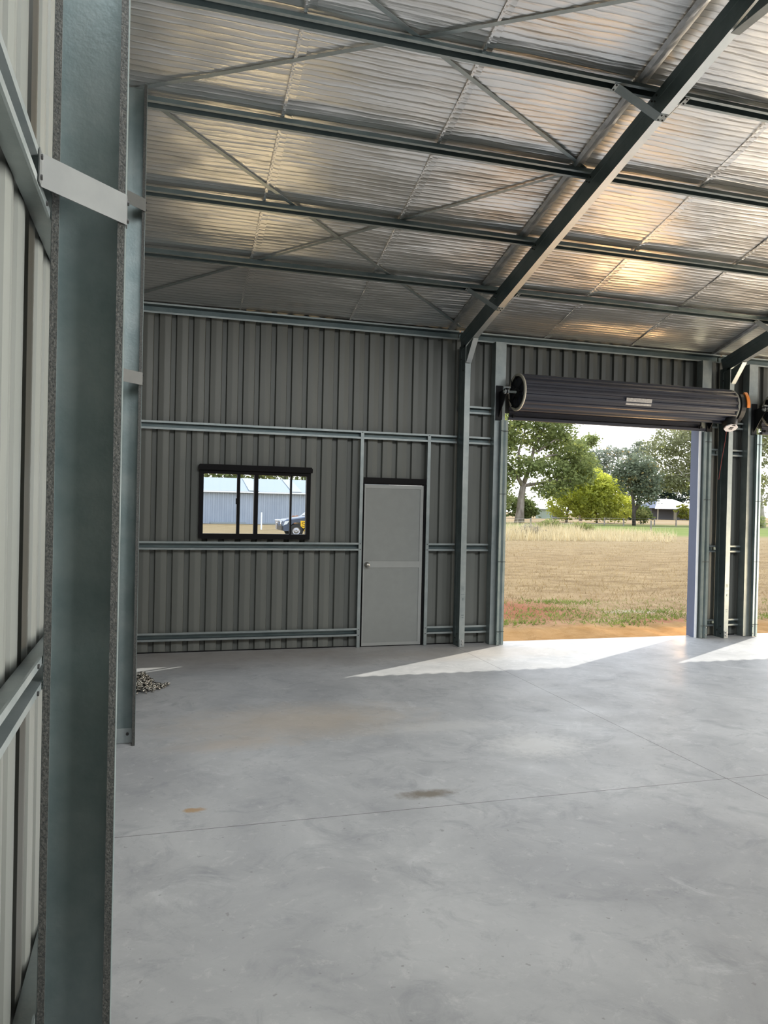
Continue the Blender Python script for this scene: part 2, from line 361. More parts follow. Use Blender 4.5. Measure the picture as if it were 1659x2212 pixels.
# ------------------------------------------------------------------ sheeting
PITCH, PH = .1912, -.0065
def rib_profile(s0, s1, phase=PH):
    k0 = math.floor((s0 - phase) / PITCH) - 1; pts = []
    k = k0
    while phase + k * PITCH < s1 + PITCH:
        c = phase + k * PITCH
        pts += [(c - .035, 0), (c - .024, .034), (c + .024, .034), (c + .035, 0), (c + PITCH / 2 - .006, -.005), (c + PITCH / 2 + .004, -.005)]; k += 1
    pts.sort()
    def d(s):
        for (a, x), (b2, y) in zip(pts, pts[1:]):
            if a <= s <= b2: return x + (y - x) * (s - a) / max(1e-9, b2 - a)
        return 0
    return [(s0, d(s0))] + [p for p in pts if s0 < p[0] < s1] + [(s1, d(s1))]
def sheet(mb, s0, s1, z0, z1, fn):
    """fn(s, depth, z) -> xyz ; z1 may be a function of s"""
    pr = rib_profile(s0, s1)
    zt = z1 if callable(z1) else (lambda s: z1)
    for (a, da), (b2, db) in zip(pr, pr[1:]):
        mb.face_loop([fn(a, da, z0), fn(b2, db, z0), fn(b2, db, zt(b2)), fn(a, da, zt(a))])
DOOR2 = (8.26, 11.2)
WT = roof_z(BACK) + .085
mb = MB(); back = lambda s, d, z: (s, BACK + d, z)
for s0, s1, z0, z1 in [(LEFT - .03, .515, 0, WT), (.515, 1.785, 0, 1.33), (.515, 1.785, 2.10, WT), (1.785, 2.455, 0, WT), (2.455, 3.27, 2.045, WT), (3.27, 4.31, 0, WT),
                       (4.31, 7.29, 2.98, WT), (7.29, DOOR2[0] + .02, 0, WT), (DOOR2[0] + .02, DOOR2[1], 2.98, WT), (DOOR2[1], END, 0, WT)]:
    sheet(mb, s0, s1, z0, z1, back)
struct(mb.build('wall_back', 'sheet'), 'ribbed grey-green steel back wall with window, door and roller door openings')
mb = MB(); sheet(mb, FRONT - .03, BACK + .03, 0, lambda s: roof_z(s, .085), lambda s, d, z: (LEFT - d, s, z))
struct(mb.build('wall_left', 'sheet'), 'ribbed steel gable wall along the left edge')
mb = MB(); sheet(mb, LEFT, END, 0, roof_z(FRONT) + .085, lambda s, d, z: (s, FRONT - d, z))
struct(mb.build('wall_front', 'sheet'), 'ribbed steel wall behind the viewer')

mb = MB()  # unseen end wall, its wide opening added to let light in
for a_, b_, z0_, z1_ in ((FRONT, 1.5, 0, None), (1.5, 8.0, 4.0, None), (8.0, BACK, 0, None)):
    sheet(mb, a_, b_, z0_, lambda s: roof_z(s, .085), lambda s, d, z: (END + d, s, z))
struct(mb.build('wall_right', 'sheet'), 'far end wall of the shed with a wide opening added to let light in')
mb = MB(); mb.box(LEFT - .05, END, FRONT - .05, BACK + .035, -.15, 0)
struct(mb.build('floor', 'concrete'), 'smooth pale grey concrete slab with two saw cuts')
mb = MB(); mb.box(LEFT, 2.41, BACK - .012, BACK - .004, 0.0005, .012); mb.box(3.31, 4.12, BACK - .012, BACK - .004, 0.0005, .012); mb.box(7.42, 8.03, BACK - .012, BACK - .004, 0.0005, .012)
struct(mb.build('trim_1', 'black'), 'black seal strip along the foot of the back wall')

# foil blankets of the roof: strips 1.31 m wide that lap a little
mb = MB(); rr = random.Random(3)
PUR = [8.06, 7.14, 6.12, 5.19, 4.33]
x = .92 - 2 * 1.31; k = 0
while x < END:
    x0, x1 = max(LEFT - .06, x), min(END, x + 1.31)
    if x1 > x0 + .02:
        NX, NY = 6, 54
        xs = [x0 + (x1 - x0) * i / NX for i in range(NX + 1)] + [x1 + .07]
        for side in (0, 1):
            yy = [BACK + .06 - (BACK + .06 - RIDGE_Y) * j / NY for j in range(NY + 1)] if side == 0 else [RIDGE_Y - (RIDGE_Y - FRONT + .06) * j / 12 for j in range(13)]
            grid = []
            for i, xx in enumerate(xs):
                row = []
                for y in yy:
                    dpur = min(abs(y - p) for p in PUR)
                    sag = .012 * min(1, dpur / .3) * (1 + .5 * math.sin(xx * 2.1 + k)) + .003 * math.sin(y * 9 + xx * 1.7 + k)
                    lap = -.006 if i == NX + 1 else (0 if i else .0)
                    row.append((xx, y, roof_z(y, .098) - sag * (side == 0) + lap + .003 * (k % 2)))
                grid.append(row)
            base = len(mb.v); ny = len(yy)
            for row in grid: mb.v += row
            for i in range(len(xs) - 1):
                for j in range(ny - 1):
                    q = base + i * ny + j; mb.f.append((q, q + ny, q + ny + 1, q + 1))
    x += 1.31; k += 1
o = mb.build('ceiling', 'foil', smooth=True)
struct(o, 'silver foil roof lining in lapped blankets under the roof sheets')
# taped laps
mb = MB()
for x in (.92, 2.235, 4.86, 6.17):
    for w0, dz in ((0, -.022), ):
        mb.prism([(-.012, 0), (.012, 0), (.012, .0015), (-.012, .0015)], (x, BACK, roof_z(BACK) + .073), (1, 0, 0), (0, SIN, COS), (0, RIDGE_Y - BACK, SLOPE * (BACK - RIDGE_Y)))
struct(mb.build('trim_2', 'foil'), 'narrow foil tape along the laps of the roof lining')
mb = MB(); rr = random.Random(5)
for x in (3.50, 7.46):
    pts = []
    N = 90
    for j in range(N + 1):
        y = BACK - (BACK - RIDGE_Y) * j / N
        pts.append([(x + dx + rr.uniform(-.003, .003), y, roof_z(y, .066 + h + rr.uniform(-.003, .003))) for dx, h in ((0, .012), (.03, -.004), (.065, .004), (.10, .014))])
    for j in range(N):
        for i in range(3): mb.face_loop([pts[j][i], pts[j][i + 1], pts[j + 1][i + 1], pts[j + 1][i]])
struct(mb.build('trim_3', 'foil_strip'), 'crinkled foil lap strips beside the rafters')

# ------------------------------------------------------------------ girts on the back wall and the left wall
GZS = [(.19, 'lowest'), (1.235, 'middle'), (2.60, 'upper')]
TH = tophat()
def girt_back(x0, x1, z, label, group='girts on the back wall'):
    mb = MB(); mb.prism(TH, (x0, BACK - .070, z), (0, 0, -1), (0, 1, 0), (x1 - x0, 0, 0))
    o = mb.build('wall_girt', 'galv_shade', origin=(x0, BACK - .070, z), mat2='galv', pred=lambda n, c: abs(c.y) < .012); tag(o, label, 'girt', group, 'thing')  # hollow takes the darker steel copy, its shade is in the colour
    n = max(1, int((x1 - x0) / .38))
    s = MB()
    return o
girt_back(LEFT + .075, 2.405, .19, 'lowest girt of the back wall, left of the door, just above the floor')
girt_back(LEFT + .075, 2.405, 1.235, 'girt of the back wall directly under the window')
girt_back(LEFT + .075, 3.66, 2.60, 'long girt of the back wall above the window and door')
for z, w in ((.19, 'lowest'), (1.235, 'middle')):
    girt_back(3.315, 3.66, z, f'short {w} girt between the door and the first back column')
for z, w in ((.19, 'lowest'), (1.235, 'second'), (2.60, 'third'), (2.985, 'topmost')):
    girt_back(3.68, 4.125, z, f'{w} short girt between the first back column and the open roller door')
    girt_back(7.415, 7.62, z, f'{w} short girt between the open roller door and the second back column')
    girt_back(7.64, 8.045, z, f'{w} short girt to the right of the second back column')
# eave girts, one per bay
EV = tophat(.115, .08, .055, .066)
for x0, x1, w in ((LEFT + .01, 3.66, 'above the window and door'), (3.68, 7.62, 'above the open roller door'), (7.64, END - .1, 'right of the second back column')):
    mb = MB(); mb.prism(EV, (x0, BACK - .076, 3.915), (0, 0, -1), (0, 1, 0), (x1 - x0, 0, 0))
    tag(mb.build('eave_girt', 'galv_shade', origin=(x0, BACK - .076, 3.915), mat2='galv', pred=lambda n, c: abs(c.y) < .012), f'wide eave girt at the top of the back wall {w}', 'girt', 'eave girts', 'thing')
for z, w in GZS + [(3.82, 'top')]:
    mb = MB(); mb.prism(TH, (-.303, FRONT + (.02 if z < 3 else 1.0), z), (0, 0, -1), (-1, 0, 0), (0, BACK - FRONT - (.15 if z < 3 else 2.0), 0))
    o = mb.build('wall_girt', 'galv', origin=(-.303, FRONT + .02, z)); tag(o, f'{w} girt running along the left gable wall', 'girt', 'girts on the gable wall', 'thing')
    for dz in (.038, -.038):
        bolt((-.303 - .0, 2.33, z + dz), (1, 0, 0), .007, .006, parent=o, name='screw')

# ------------------------------------------------------------------ columns of the gable wall
def gable_column(y, label):
    root = thing('gable_column', (-.198, y, 0), label, 'column', 'C-section columns on the gable wall')
    top = roof_z(y) - (.21 if y < 3 else .17)
    D, F, lip, t = .2, .076, .02, .003
    mb = MB(); mb.prism(cee(D, F, lip, t, False), (-.298, y + F, 0.003), (1, 0, 0), (0, -1, 0), (0, 0, top))
    mb.build('column_section', 'galv_dark', root)
    for xx in (-.298, -.098):
        mb = MB(); s = 1 if xx < -.2 else -1
        mb.box(min(xx, xx + s * lip) , max(xx, xx + s * lip), y - .0042, y - .0017, .003, top)
        mb.build('lip', 'galv_rough', root)
    mb = MB(); mb.box(-.28, -.118, y + F - .012, y + F - .004, .003, .11); cl = mb.build('base_cleat', 'galv', root)
    for xx in (-.25, -.15): bolt((xx, y + F - .012, .07), (0, -1, 0), .011, .012, 'boltdark', cl)
    return root
gable_column(2.42, 'large near steel C-section column standing at the left edge, welded-looking rough lips')
gable_column(5.72, 'second steel column on the gable wall, standing behind the large near one')

def strap(name, p0, p1, wdir, w, label, tabs=(None, None), group=None, mat='galv_light', t=.003, ext=.035):
    """flat bar from p0 to p1, w wide along wdir, with bent tabs (directions) at its ends"""
    p0, p1, wd = Vector(p0), Vector(p1), Vector(wdir).normalized()
    root = thing(name, tuple((p0 + p1) / 2), label, 'brace', group)
    d = (p1 - p0); nrm = d.normalized().cross(wd).normalized()
    mb = MB(); mb.prism([(-w / 2, -t / 2), (w / 2, -t / 2), (w / 2, t / 2), (-w / 2, t / 2)], p0, wd, nrm, d)
    mb.build('strap', mat, root)
    for p, td in zip((p0, p1), tabs):
        if td is None: continue
        td, fn = Vector(td[0]).normalized(), Vector(td[1]).normalized()
        mb = MB(); mb.prism([(-w / 2, 0), (w / 2, 0), (w / 2, ext), (-w / 2, ext)], p - fn * t / 2, wd, td, fn * t)
        tb = mb.build('end_tab', mat, root)
        for q in ((-.3, .3) if w > .06 else (0,)):
            bolt(p + wd * w * q + td * ext * .5 + fn * t / 2, fn, .007, .005, 'boltdark', tb)
    return root
for y, z, lab in ((2.42, 2.60, 'wide pale fly brace crossing the large near column'),
                  (5.72, 2.60, 'lower pale fly brace on the second gable column'), (5.72, 3.82, 'upper pale fly brace on the second gable column')):
    strap('fly_brace', (-.298, y - .225, z), (-.0935, y - .008, z), (0, 0, 1), .088, lab, (((0, -1, 0), (1, 0, 0)), ((0, 1, 0), (1, 0, 0))), 'fly braces on gable columns', 'galv_mid')

# end rafter on the gable wall
mb = MB()
for sgn, yend in ((1, BACK - .1), (-1, FRONT + .1)):
    L = (yend - RIDGE_Y)
    mb.prism([(-.365, -.10), (-.31, -.10), (-.31, 0), (-.365, 0)], (0, RIDGE_Y, RIDGE_Z - .004), (1, 0, 0), (0, 0, 1), (0, L, -SLOPE * abs(L)))
tag(mb.build('gable_rafter', 'galv_dark', origin=(-.33, RIDGE_Y, RIDGE_Z)), 'slim end rafter under the foil along the top of the gable wall', 'rafter', None, 'thing')

# ------------------------------------------------------------------ portal frames: column, rafters, knee and apex plates
def portal(X, which, where):
    D = .2
    col = thing('portal_column', (X, BACK - .16, 0), f'{which} C-section column against the back wall, {where}', 'column', 'back wall columns')
    mb = MB(); mb.prism(cee(D, .07, .018, .003), (X, 9.093, .003), (0, -1, 0), (1, 0, 0), (0, 0, 3.765)); mb.build('column_section', 'galv_shade', col, mat2='galv', pred=lambda n, c: n.y < -.7)
    mb = MB(); mb.box(X + .006, X + .066, 8.886, 8.889, .004, .105); bp_ = mb.build('base_cleat', 'galv_light', col)
    for z in (.04, .08): bolt((X + .04, 8.886, z), (0, -1, 0), .012, .012, 'bolt', bp_)
    for xa_, xb_, z0_, z1_ in ((.024, .029, .71, .76), (.030, .046, .733, .737), (.047, .052, .71, .76), (.010, .066, .657, .662), (.030, .046, .585, .615), (.022, .054, .394, .406), (.028, .050, .366, .374)):
        mb = MB(); mb.box(X + xa_, X + xb_, 8.8895, 8.8908, z0_, z1_); mb.build('ink_mark', 'galv_dark', col)
    for z, dy in ((3.45, .06), (3.60, .13), (.06, .06), (.10, .13), (.16, .06)): bolt((X - .0015, 8.893 + dy, z), (-1, 0, 0), .009, .008, 'boltdark', col)
    h = D / COS * 1.0
    for sgn, lab in ((1, f'{which} rafter rising from back wall to ridge, {where}'), (-1, f'{which} rafter beyond the ridge, {where}')):
        y0 = BACK - .075 if sgn > 0 else FRONT + .075
        dy = RIDGE_Y + sgn * .056 - y0
        O = Vector((X, y0, roof_z(y0) - .002)); Wv = Vector((0, dy, SLOPE * abs(dy)))
        U = Vector((0, -SIN * sgn, -COS))
        mb = MB(); mb.prism(cee(D, .07, .018, .003), O, U, (1, 0, 0), Wv)
        r = mb.build('roof_rafter', 'galv_shade', origin=tuple(O), mat2='galv_lit', pred=lambda n, c: n.z < -.7); tag(r, lab, 'rafter', 'roof rafters', 'thing')  # underside takes the lit copy of the steel, web the shaded one
        if sgn > 0:
            for yb in PUR[:4]:
                for k in (0, 1, 2):
                    q = O + Wv * ((yb + .03 * (k - 1) - y0) / dy) + U * (.03 + .03 * (k % 2))
                    bolt(q + Vector((-.0015, 0, 0)), (-1, 0, 0), .007, .007, 'boltdark', r)
    kn = thing('knee_plate', (X, 8.78, 3.67), f'bright knee plate between column and rafter, {where}', 'plate', 'knee plates')
    a, b2 = Vector((0, 8.665, 3.802)), Vector((0, 8.871, 3.539)); d = b2 - a; nn = Vector((0, d.z, -d.y)).normalized()
    mb = MB(); mb.prism([(0, 0), (.068, 0), (.068, .003), (0, .003)], (X + .002, a.y, a.z), (1, 0, 0), nn, d); mb.build('face_plate', 'galv_light', kn)
    mb = MB(); mb.prism([(8.675, 3.80), (8.871, 3.55), (8.886, 3.55), (8.886, 3.735), (8.70, 3.80)], (X + .004, 0, 0), (0, 1, 0), (0, 0, 1), (.003, 0, 0)); mb.build('gusset', 'galv_dark', kn)
    ap = thing('apex_plate', (X, RIDGE_Y, 4.99), f'apex plate joining the rafters at the ridge, {where}', 'plate', 'apex plates')
    mb = MB(); mb.box(X + .002, X + .072, RIDGE_Y - .27, RIDGE_Y + .27, 4.984, 4.987); mb.build('face_plate', 'galv_light', ap)
    mb = MB(); mb.prism([(RIDGE_Y - .27, 4.988), (RIDGE_Y + .27, 4.988), (RIDGE_Y, 5.06)], (X + .004, 0, 0), (0, 1, 0), (0, 0, 1), (.003, 0, 0)); g = mb.build('gusset', 'galv_dark', ap)
    bolt((X + .003, RIDGE_Y + .12, 5.0), (-1, 0, 0), .008, .007, 'bolt', ap)
portal(3.67, 'first', 'between the door and the open roller door')
portal(7.63, 'second', 'right of the open roller door')

# ------------------------------------------------------------------ purlins and fly braces of the roof
NAMES = ['lowest', 'second lowest', 'third', 'fourth', 'fifth, nearest the ridge']
for i, y in enumerate(PUR):
    for x0, x1, where in ((LEFT + .03, 3.71, 'left of the first rafter'), (3.714, 7.67, 'between the two rafters'), (7.674, END - .1, 'right of the second rafter')):
        O = (x0, y, roof_z(y) + .002)
        mb = MB(); mb.prism(TH, O, (0, -COS, SIN), (0, SIN, COS), (x1 - x0, 0, 0))
        tag(mb.build('roof_purlin', 'galv_shade', origin=O, mat2='galv', pred=lambda n, c: abs(c.y * SIN + c.z * COS) < .012 and n.z < 0), f'top-hat roof purlin, {NAMES[i]}, in the bay {where}', 'purlin', f'purlins {where}', 'thing')
for X, nm in ((3.67, 'first'), (7.63, 'second')):
    for i in (0, 3):
        y = PUR[i]; z = roof_z(y)
        b0 = Vector((0, y, z)) + Vector((0, -SIN, -COS)) * .205
        for sgn, w in ((-1, 'left'), (1, 'right')):
            xa = X - .33 if sgn < 0 else X + .27
            xb = X + .002 if sgn < 0 else X + .074
            strap('fly_brace', (xa, y, z - .002), (xb, b0.y, b0.z), (0, COS, -SIN), .075,
                  f'fly brace under the {NAMES[i]} purlin on the {w} side of the {nm} rafter',
                  (((-sgn * -1.0 if False else (-1 if sgn < 0 else 1), 0, 0), (0, -SIN, -COS)), ((1 if sgn < 0 else -1, 0, 0), (0, -SIN, -COS))), 'fly braces under the roof', 'galv' if sgn < 0 else 'galv_light')

# crossed bracing straps above the purlins
def roof_strap(a, b2, label):
    a, b2 = Vector((a[0], a[1], roof_z(a[1], .072))), Vector((b2[0], b2[1], roof_z(b2[1], .072)))
    d = b2 - a; n = Vector((0, SIN, COS)); u = d.normalized().cross(n)
    mb = MB(); mb.prism([(-.016, 0), (.016, 0), (.016, .0012), (-.016, .0012)], a, u, n, d)
    tag(mb.build('bracing_strap', 'galv', origin=tuple(a)), label, 'strap', 'cross bracing straps', 'thing')
roof_strap((3.64, 9.0), (-.15, 6.13), 'bracing strap of the lower cross, from rafter foot up to the gable wall')
roof_strap((-.2, 8.95), (3.64, 6.13), 'bracing strap of the lower cross, from gable wall corner up to the rafter')
roof_strap((-.2, 6.09), (3.64, 4.32), 'bracing strap of the upper cross, from gable wall up towards the ridge')
roof_strap((3.64, 6.13), (-.2, 4.25), 'bracing strap of the upper cross, from rafter up and left')

# ------------------------------------------------------------------ window
w = bpy.data.objects.new('window_1', None); C.objects.link(w); w.location = (1.15, BACK, 1.72); struct(w, 'black framed sliding window with four lights in the back wall'); 
def wbox(name, mat, *a, parent=w): mb = MB(); mb.box(*a); return mb.build(name, mat, parent)
Y0, Y1 = BACK - .05, BACK + .03
x0, x1, z0, z1 = .50, 1.80, 1.315, 2.115
mb = MB()
mb.box(x0, x0 + .047, Y0, Y1, z0, z1); mb.box(x1 - .047, x1, Y0, Y1, z0, z1); mb.box(x0 + .047, x1 - .047, Y0, Y1, z0, z0 + .06); mb.box(x0 + .047, x1 - .047, Y0, Y1, z1 - .045, z1)
mb.build('window_frame', 'black', w)
mb = MB(); mb.prism([(.485, 2.112), (1.815, 2.112), (1.818, 2.155), (1.80, 2.178), (.50, 2.178), (.482, 2.155)], (0, Y0 - .03, 0), (1, 0, 0), (0, 0, 1), (0, .028, 0)); mb.build('head_flashing', 'black', w)
wbox('mullion', 'black', 1.130, 1.176, Y0 + .004, Y1, z0 + .06, z1 - .045)
wbox('sash_stile', 'black', .930, .966, Y0 + .012, Y1 - .02, z0 + .06, z1 - .045)
wbox('sash_stile', 'black', 1.557, 1.577, Y0 + .012, Y1 - .02, z0 + .06, z1 - .045)
wbox('latch', 'black', .918, .93, Y0 + .008, Y0 + .03, 1.72, 1.79)
for a, b2 in ((x0 + .047, .930), (.966, 1.130), (1.176, 1.557), (1.577, x1 - .047)):
    wbox('pane', 'glass', a, b2, BACK - .004, BACK, z0 + .06, z1 - .045)
mb = MB(); mb.tube([(1.478, Y0 + .02, 2.07), (1.478, Y0 + .02, 2.036), (1.49, Y0 + .02, 2.028), (1.50, Y0 + .02, 2.036), (1.50, Y0 + .02, 2.07)], .0028, 6); mb.build('pull', 'black', w)

# ------------------------------------------------------------------ personal access door
d = bpy.data.objects.new('door_1', None); C.objects.link(d); d.location = (2.86, BACK, 0); struct(d, 'grey two-panel steel door with aluminium rails and a round knob')
def dbox(name, mat, *a): mb = MB(); mb.box(*a); return mb.build(name, mat, d)
dy = BACK - .038
mb = MB(); mb.box(2.462, 2.47, dy - .01, BACK + .03, .004, 2.02); mb.box(3.245, 3.262, dy - .01, BACK + .03, .004, 2.02); mb.box(2.47, 3.245, dy - .004, BACK + .03, 2.003, 2.06); mb.box(2.47, 3.245, dy + .01, BACK + .03, .002, .011); mb.box(2.452, 2.462, dy + .02, BACK + .03, .004, 2.06); mb.box(3.262, 3.272, dy + .02, BACK + .03, .004, 2.06); mb.build('door_frame', 'black', d)
dbox('head_flashing', 'black', 2.452, 3.268, dy - .018, dy - .012, 2.015, 2.085)
dbox('door_panel', 'doorskin', 2.488, 3.20, dy + .006, dy + .03, .05, .975)
dbox('door_panel', 'doorskin', 2.488, 3.20, dy + .006, dy + .03, 1.055, 1.955)
dbox('top_rail', 'doorali', 2.474, 3.24, dy, dy + .034, 1.955, 2.0)
lock = dbox('lock_rail', 'doorali', 2.488, 3.20, dy, dy + .034, .975, 1.055)
dbox('bottom_rail', 'doorali', 2.474, 3.24, dy, dy + .034, .012, .05)
dbox('stile', 'doorali', 2.474, 2.488, dy, dy + .034, .05, 1.955)
dbox('stile', 'doorali', 3.20, 3.24, dy, dy + .034, .05, 1.955)
mb = MB(); mb.lathe([(-.062, .0), (-.062, .016), (-.052, .026), (-.036, .026), (-.026, .013), (-.012, .013), (-.010, .033), (0, .033)], (2.522, dy, 1.012), 'y', 20); mb.build('knob', 'steelknob', d, True)
for xa, top, nm in ((2.405, 2.558, 'left'), (3.272, 2.558, 'right')):
    mb = MB(); mb.prism(thick([(0, .05), (0, 0), (.038, 0), (.038, .05)], .002), (xa, BACK - .0725, .002), (1, 0, 0), (0, 1, 0), (0, 0, top + .085))
    o = mb.build('door_stud', 'galv', origin=(xa, BACK - .07, 0)); tag(o, f'slim steel stud on the {"knob" if nm == "left" else "hinge"} side of the grey door', 'stud', 'door studs', 'thing')
    for z in (2.63, 1.27, 1.20, .22, .15): bolt((xa + .019, BACK - .0735, z), (0, -1, 0), .006, .005, parent=o, name='screw')

# ------------------------------------------------------------------ roller doors
def post(xa, xb, label):
    mb = MB(); mb.prism(cee(xb - xa, .12, .018, .003, False), (xa, 9.0, .003), (1, 0, 0), (0, 1, 0), (0, 0, 3.855))
    return tag(mb.build('door_post', 'galv', origin=(xa, 9.0, 0)), label, 'post', 'roller door posts', 'thing')
post(4.13, 4.272, 'galvanised post on the left side of the open roller door')
post(7.262, 7.408, 'galvanised post on the right side of the open roller door')
post(8.052, 8.196, 'galvanised post to the left of the second roller door')
post(11.2, 11.34, 'galvanised post to the right of the second roller door')

def roller(xa, xb, where, motor):
    """xa, xb: clear edges of the opening"""
    cx = (xa + xb) / 2; R0 = .213; cy, cz = 8.79, 3.20
    x0, x1 = xa + .045, xb + .215
    root = thing('roller_door', (cx, cy, cz), f'slate blue steel roller door rolled up {where}', 'roller door', 'roller doors')
    prof = []
    nrib = 16
    for k in range(nrib):
        t0 = 2 * PI * k / nrib
        for f_, r in ((0, R0), (.22, R0 - .004), (.44, R0), (.54, R0 + .016), (.74, R0 + .021), (.94, R0 + .016)): prof.append((t0 + f_ * 2 * PI / nrib, r))
    mb = MB(); n = len(prof)
    mb.prism([(r * math.cos(t), r * math.sin(t)) for t, r in prof], (x0, cy, cz), (0, 1, 0), (0, 0, 1), (x1 - x0, 0, 0))
    roll = mb.build('curtain_roll', 'curtain', root)
    # loose end of the curtain hanging into the guides
    pts = [(.0, cz - .02)]; z = cz - .02
    loop = []
    zz = z
    while zz > 2.93:
        loop += [(0, zz), (0, zz - .035), (-.012, zz - .042), (-.012, zz - .066)]; zz -= .074
    lp = thick(loop + [(0, 2.915)], .003)
    mb = MB(); mb.prism(lp, (xa + .04, cy + R0 + .018, 0), (0, 1, 0), (0, 0, 1), (xb - xa + .05, 0, 0)); cu = mb.build('curtain_end', 'curtain', root)
    mb = MB(); mb.box(xa + .038, xb + .05, cy + R0 - .008, cy + R0 + .04, 2.878, 2.915); mb.build('bottom_rail', 'curtain', cu)
    for xx in (xa + .08, xb - .06):
        mb = MB(); mb.box(xx - .03, xx + .04, cy + R0 - .02, cy + R0 - .006, 2.915, 2.935); mb.box(xx - .008, xx + .012, cy + R0 - .03, cy + R0 - .006, 2.905, 2.945); mb.build('lift_lock', 'blackmetal', root)
    # end wheels
    for xx, s in ((x0, -1), (x1, 1)):
        mb = MB(); mb.lathe([(0, R0 - .01), (0, R0 + .02), (s * .012, R0 + .022), (s * .022, R0 + .016), (s * .022, R0 - .012), (0, R0 - .012)], (xx, cy, cz), 'x', 48); rim = mb.build('rim', 'cream', root, True)
        mb = MB(); mb.lathe([(s * .018, R0 - .014), (s * -.03, .15), (s * -.03, .06), (s * .03, .055), (s * .03, 0.02)], (xx, cy, cz), 'x', 40); wh = mb.build('drum_wheel', 'blackmetal', root, True)
        mb = MB()
        for k in range(10):
            t = 2 * PI * k / 10; c_, s_ = math.cos(t), math.sin(t)
            mb.tube([(xx + s * .01, cy + c_ * .06, cz + s_ * .06), (xx + s * .016, cy + c_ * .19, cz + s_ * .19)], .008, 5)
            mb.tube([(xx + s * .02, cy + c_ * .19, cz + s_ * .19), (xx + s * .03, cy + math.cos(t + .3) * .2, cz + math.sin(t + .3) * .2)], .006, 5)
        mb.build('spokes', 'blackmetal', wh)
    mb = MB(); mb.tube([(x0 - .20, cy, cz), (x1 + .12, cy, cz)], .017, 12); mb.build('axle', 'galv', root, True)
    for xx, s in ((xa - .115, -1), (xb + .10, 1)):
        mb = MB(); mb.box(xx - .045, xx + .045, 8.986, 8.996, 2.86, 3.30); br = mb.build('bracket', 'blackmetal', root)
        mb = MB(); mb.prism([(8.986, 2.90), (8.986, 3.22), (8.77, 3.245), (8.74, 3.18), (8.80, 3.15)], (xx - .004, 0, 0), (0, 1, 0), (0, 0, 1), (.008, 0, 0)); mb.build('arm', 'blackmetal', br)
        mb = MB(); mb.lathe([(-.03, .03), (.03, .03)], (xx, cy, cz), 'x', 14); mb.lathe([(-.045, .012), (.045, .012)], (xx, cy - .02, cz + .05), 'x', 10); mb.build('axle_clamp', 'galv_light' if s < 0 else 'blackmetal', br)
    # guides
    for xx, s in ((xa, -1), (xb, 1)):
        e = xx
        mb = MB(); mb.prism(thick([(0, .0), (0, -.035), (.03, -.04), (.055, -.028), (.07, -.05), (.10, -.055), (.10, -.01)], .003), (e - .012 * 0, 8.993, .003), (s, 0, 0), (0, 1, 0), (0, 0, 2.86))
        g = mb.build('guide_track', 'galv_dark', root)
        mb = MB()
        for z in (.17, 1.06, 1.92, 2.72): mb.box(min(e, e + s * .105) - .003, max(e, e + s * .105) + .003, 8.934, 8.937, z, z + .006)
        mb.build('joint', 'blackmetal', g)
        for z in (.05, .15): bolt((e + s * .085, 8.937, z), (0, -1, 0), .007, .006, 'bolt', g)
    # tape on the front of the roll
    if motor:
        mb = MB(); N = 8
        for i in range(N):
            q = []
            for t in (i, i + 1):
                th = math.radians(182 + (205 - 182) * t / N); q.append((cy + (R0 + .0185) * math.cos(th), cz + (R0 + .0185) * math.sin(th)))
            mb.face_loop([(5.76, q[0][0], q[0][1]), (6.14, q[0][0], q[0][1]), (6.14, q[1][0], q[1][1]), (5.76, q[1][0], q[1][1])])
        mb.build('tape_label', 'tape', root)
        op = thing('door_opener', (x1 + .05, cy, 3.0), 'black motor opener with pale light lens under the right end of the roller door', 'door opener')
        mb = MB(); arc = []
        for i in range(15):
            th = math.radians(-115 + 150 * i / 14); arc.append((math.cos(th), math.sin(th)))
        loop = [(c_ * .255, s_ * .255) for c_, s_ in arc] + [(c_ * .235, s_ * .235) for c_, s_ in arc[::-1]]
        mb.prism(loop, (x1 + .03, cy, cz), (0, -1, 0), (0, 0, 1), (.07, 0, 0)); mb.build('housing_band', 'blackmetal', op)
        mb = MB(); mb.lathe([(-.045, .0), (-.045, .085), (-.02, .10), (.05, .10), (.085, .075), (.11, .05)], (x1 - .035, cy - .10, 2.965), 'z', 20); mb.build('motor_housing', 'blackmetal', op, True)
        mb = MB(); mb.prism([(.105 * math.cos(PI / 8 + k * PI / 4), .075 * math.sin(PI / 8 + k * PI / 4)) for k in range(8)], (x1 - .045, cy - .14, 2.893), (1, 0, 0), (0, .80, -.60), (0, .009, .012)); le = mb.build('light_lens', 'white', op)
        for k in (-.013, .013):
            mb = MB(); mb.prism([(-.028, k - .007), (.028, k - .007), (.028, k + .007), (-.028, k + .007)], (x1 - .045, cy - .1405, 2.8923), (1, 0, 0), (0, .80, -.60), (0, -.0018, -.0024)); mb.build('slot', 'black', le)
        mb = MB(); arc = [(math.cos(math.radians(-8 + 50 * i / 10)), math.sin(math.radians(-8 + 50 * i / 10))) for i in range(11)]
        mb.prism([(c_ * .27, s_ * .27) for c_, s_ in arc] + [(c_ * .215, s_ * .215) for c_, s_ in arc[::-1]], (x1 + .10, cy, cz), (0, -1, 0), (0, 0, 1), (.05, 0, 0)); mb.build('orange_cover', 'orange', op)
        mb = MB(); mb.tube([(x1 - .06, cy - .08, 2.90), (x1 - .075, cy - .07, 2.72), (x1 - .10, cy - .05, 2.50), (x1 - .13, cy - .03, 2.2)], .0026, 6); mb.build('release_cord', 'red', op)
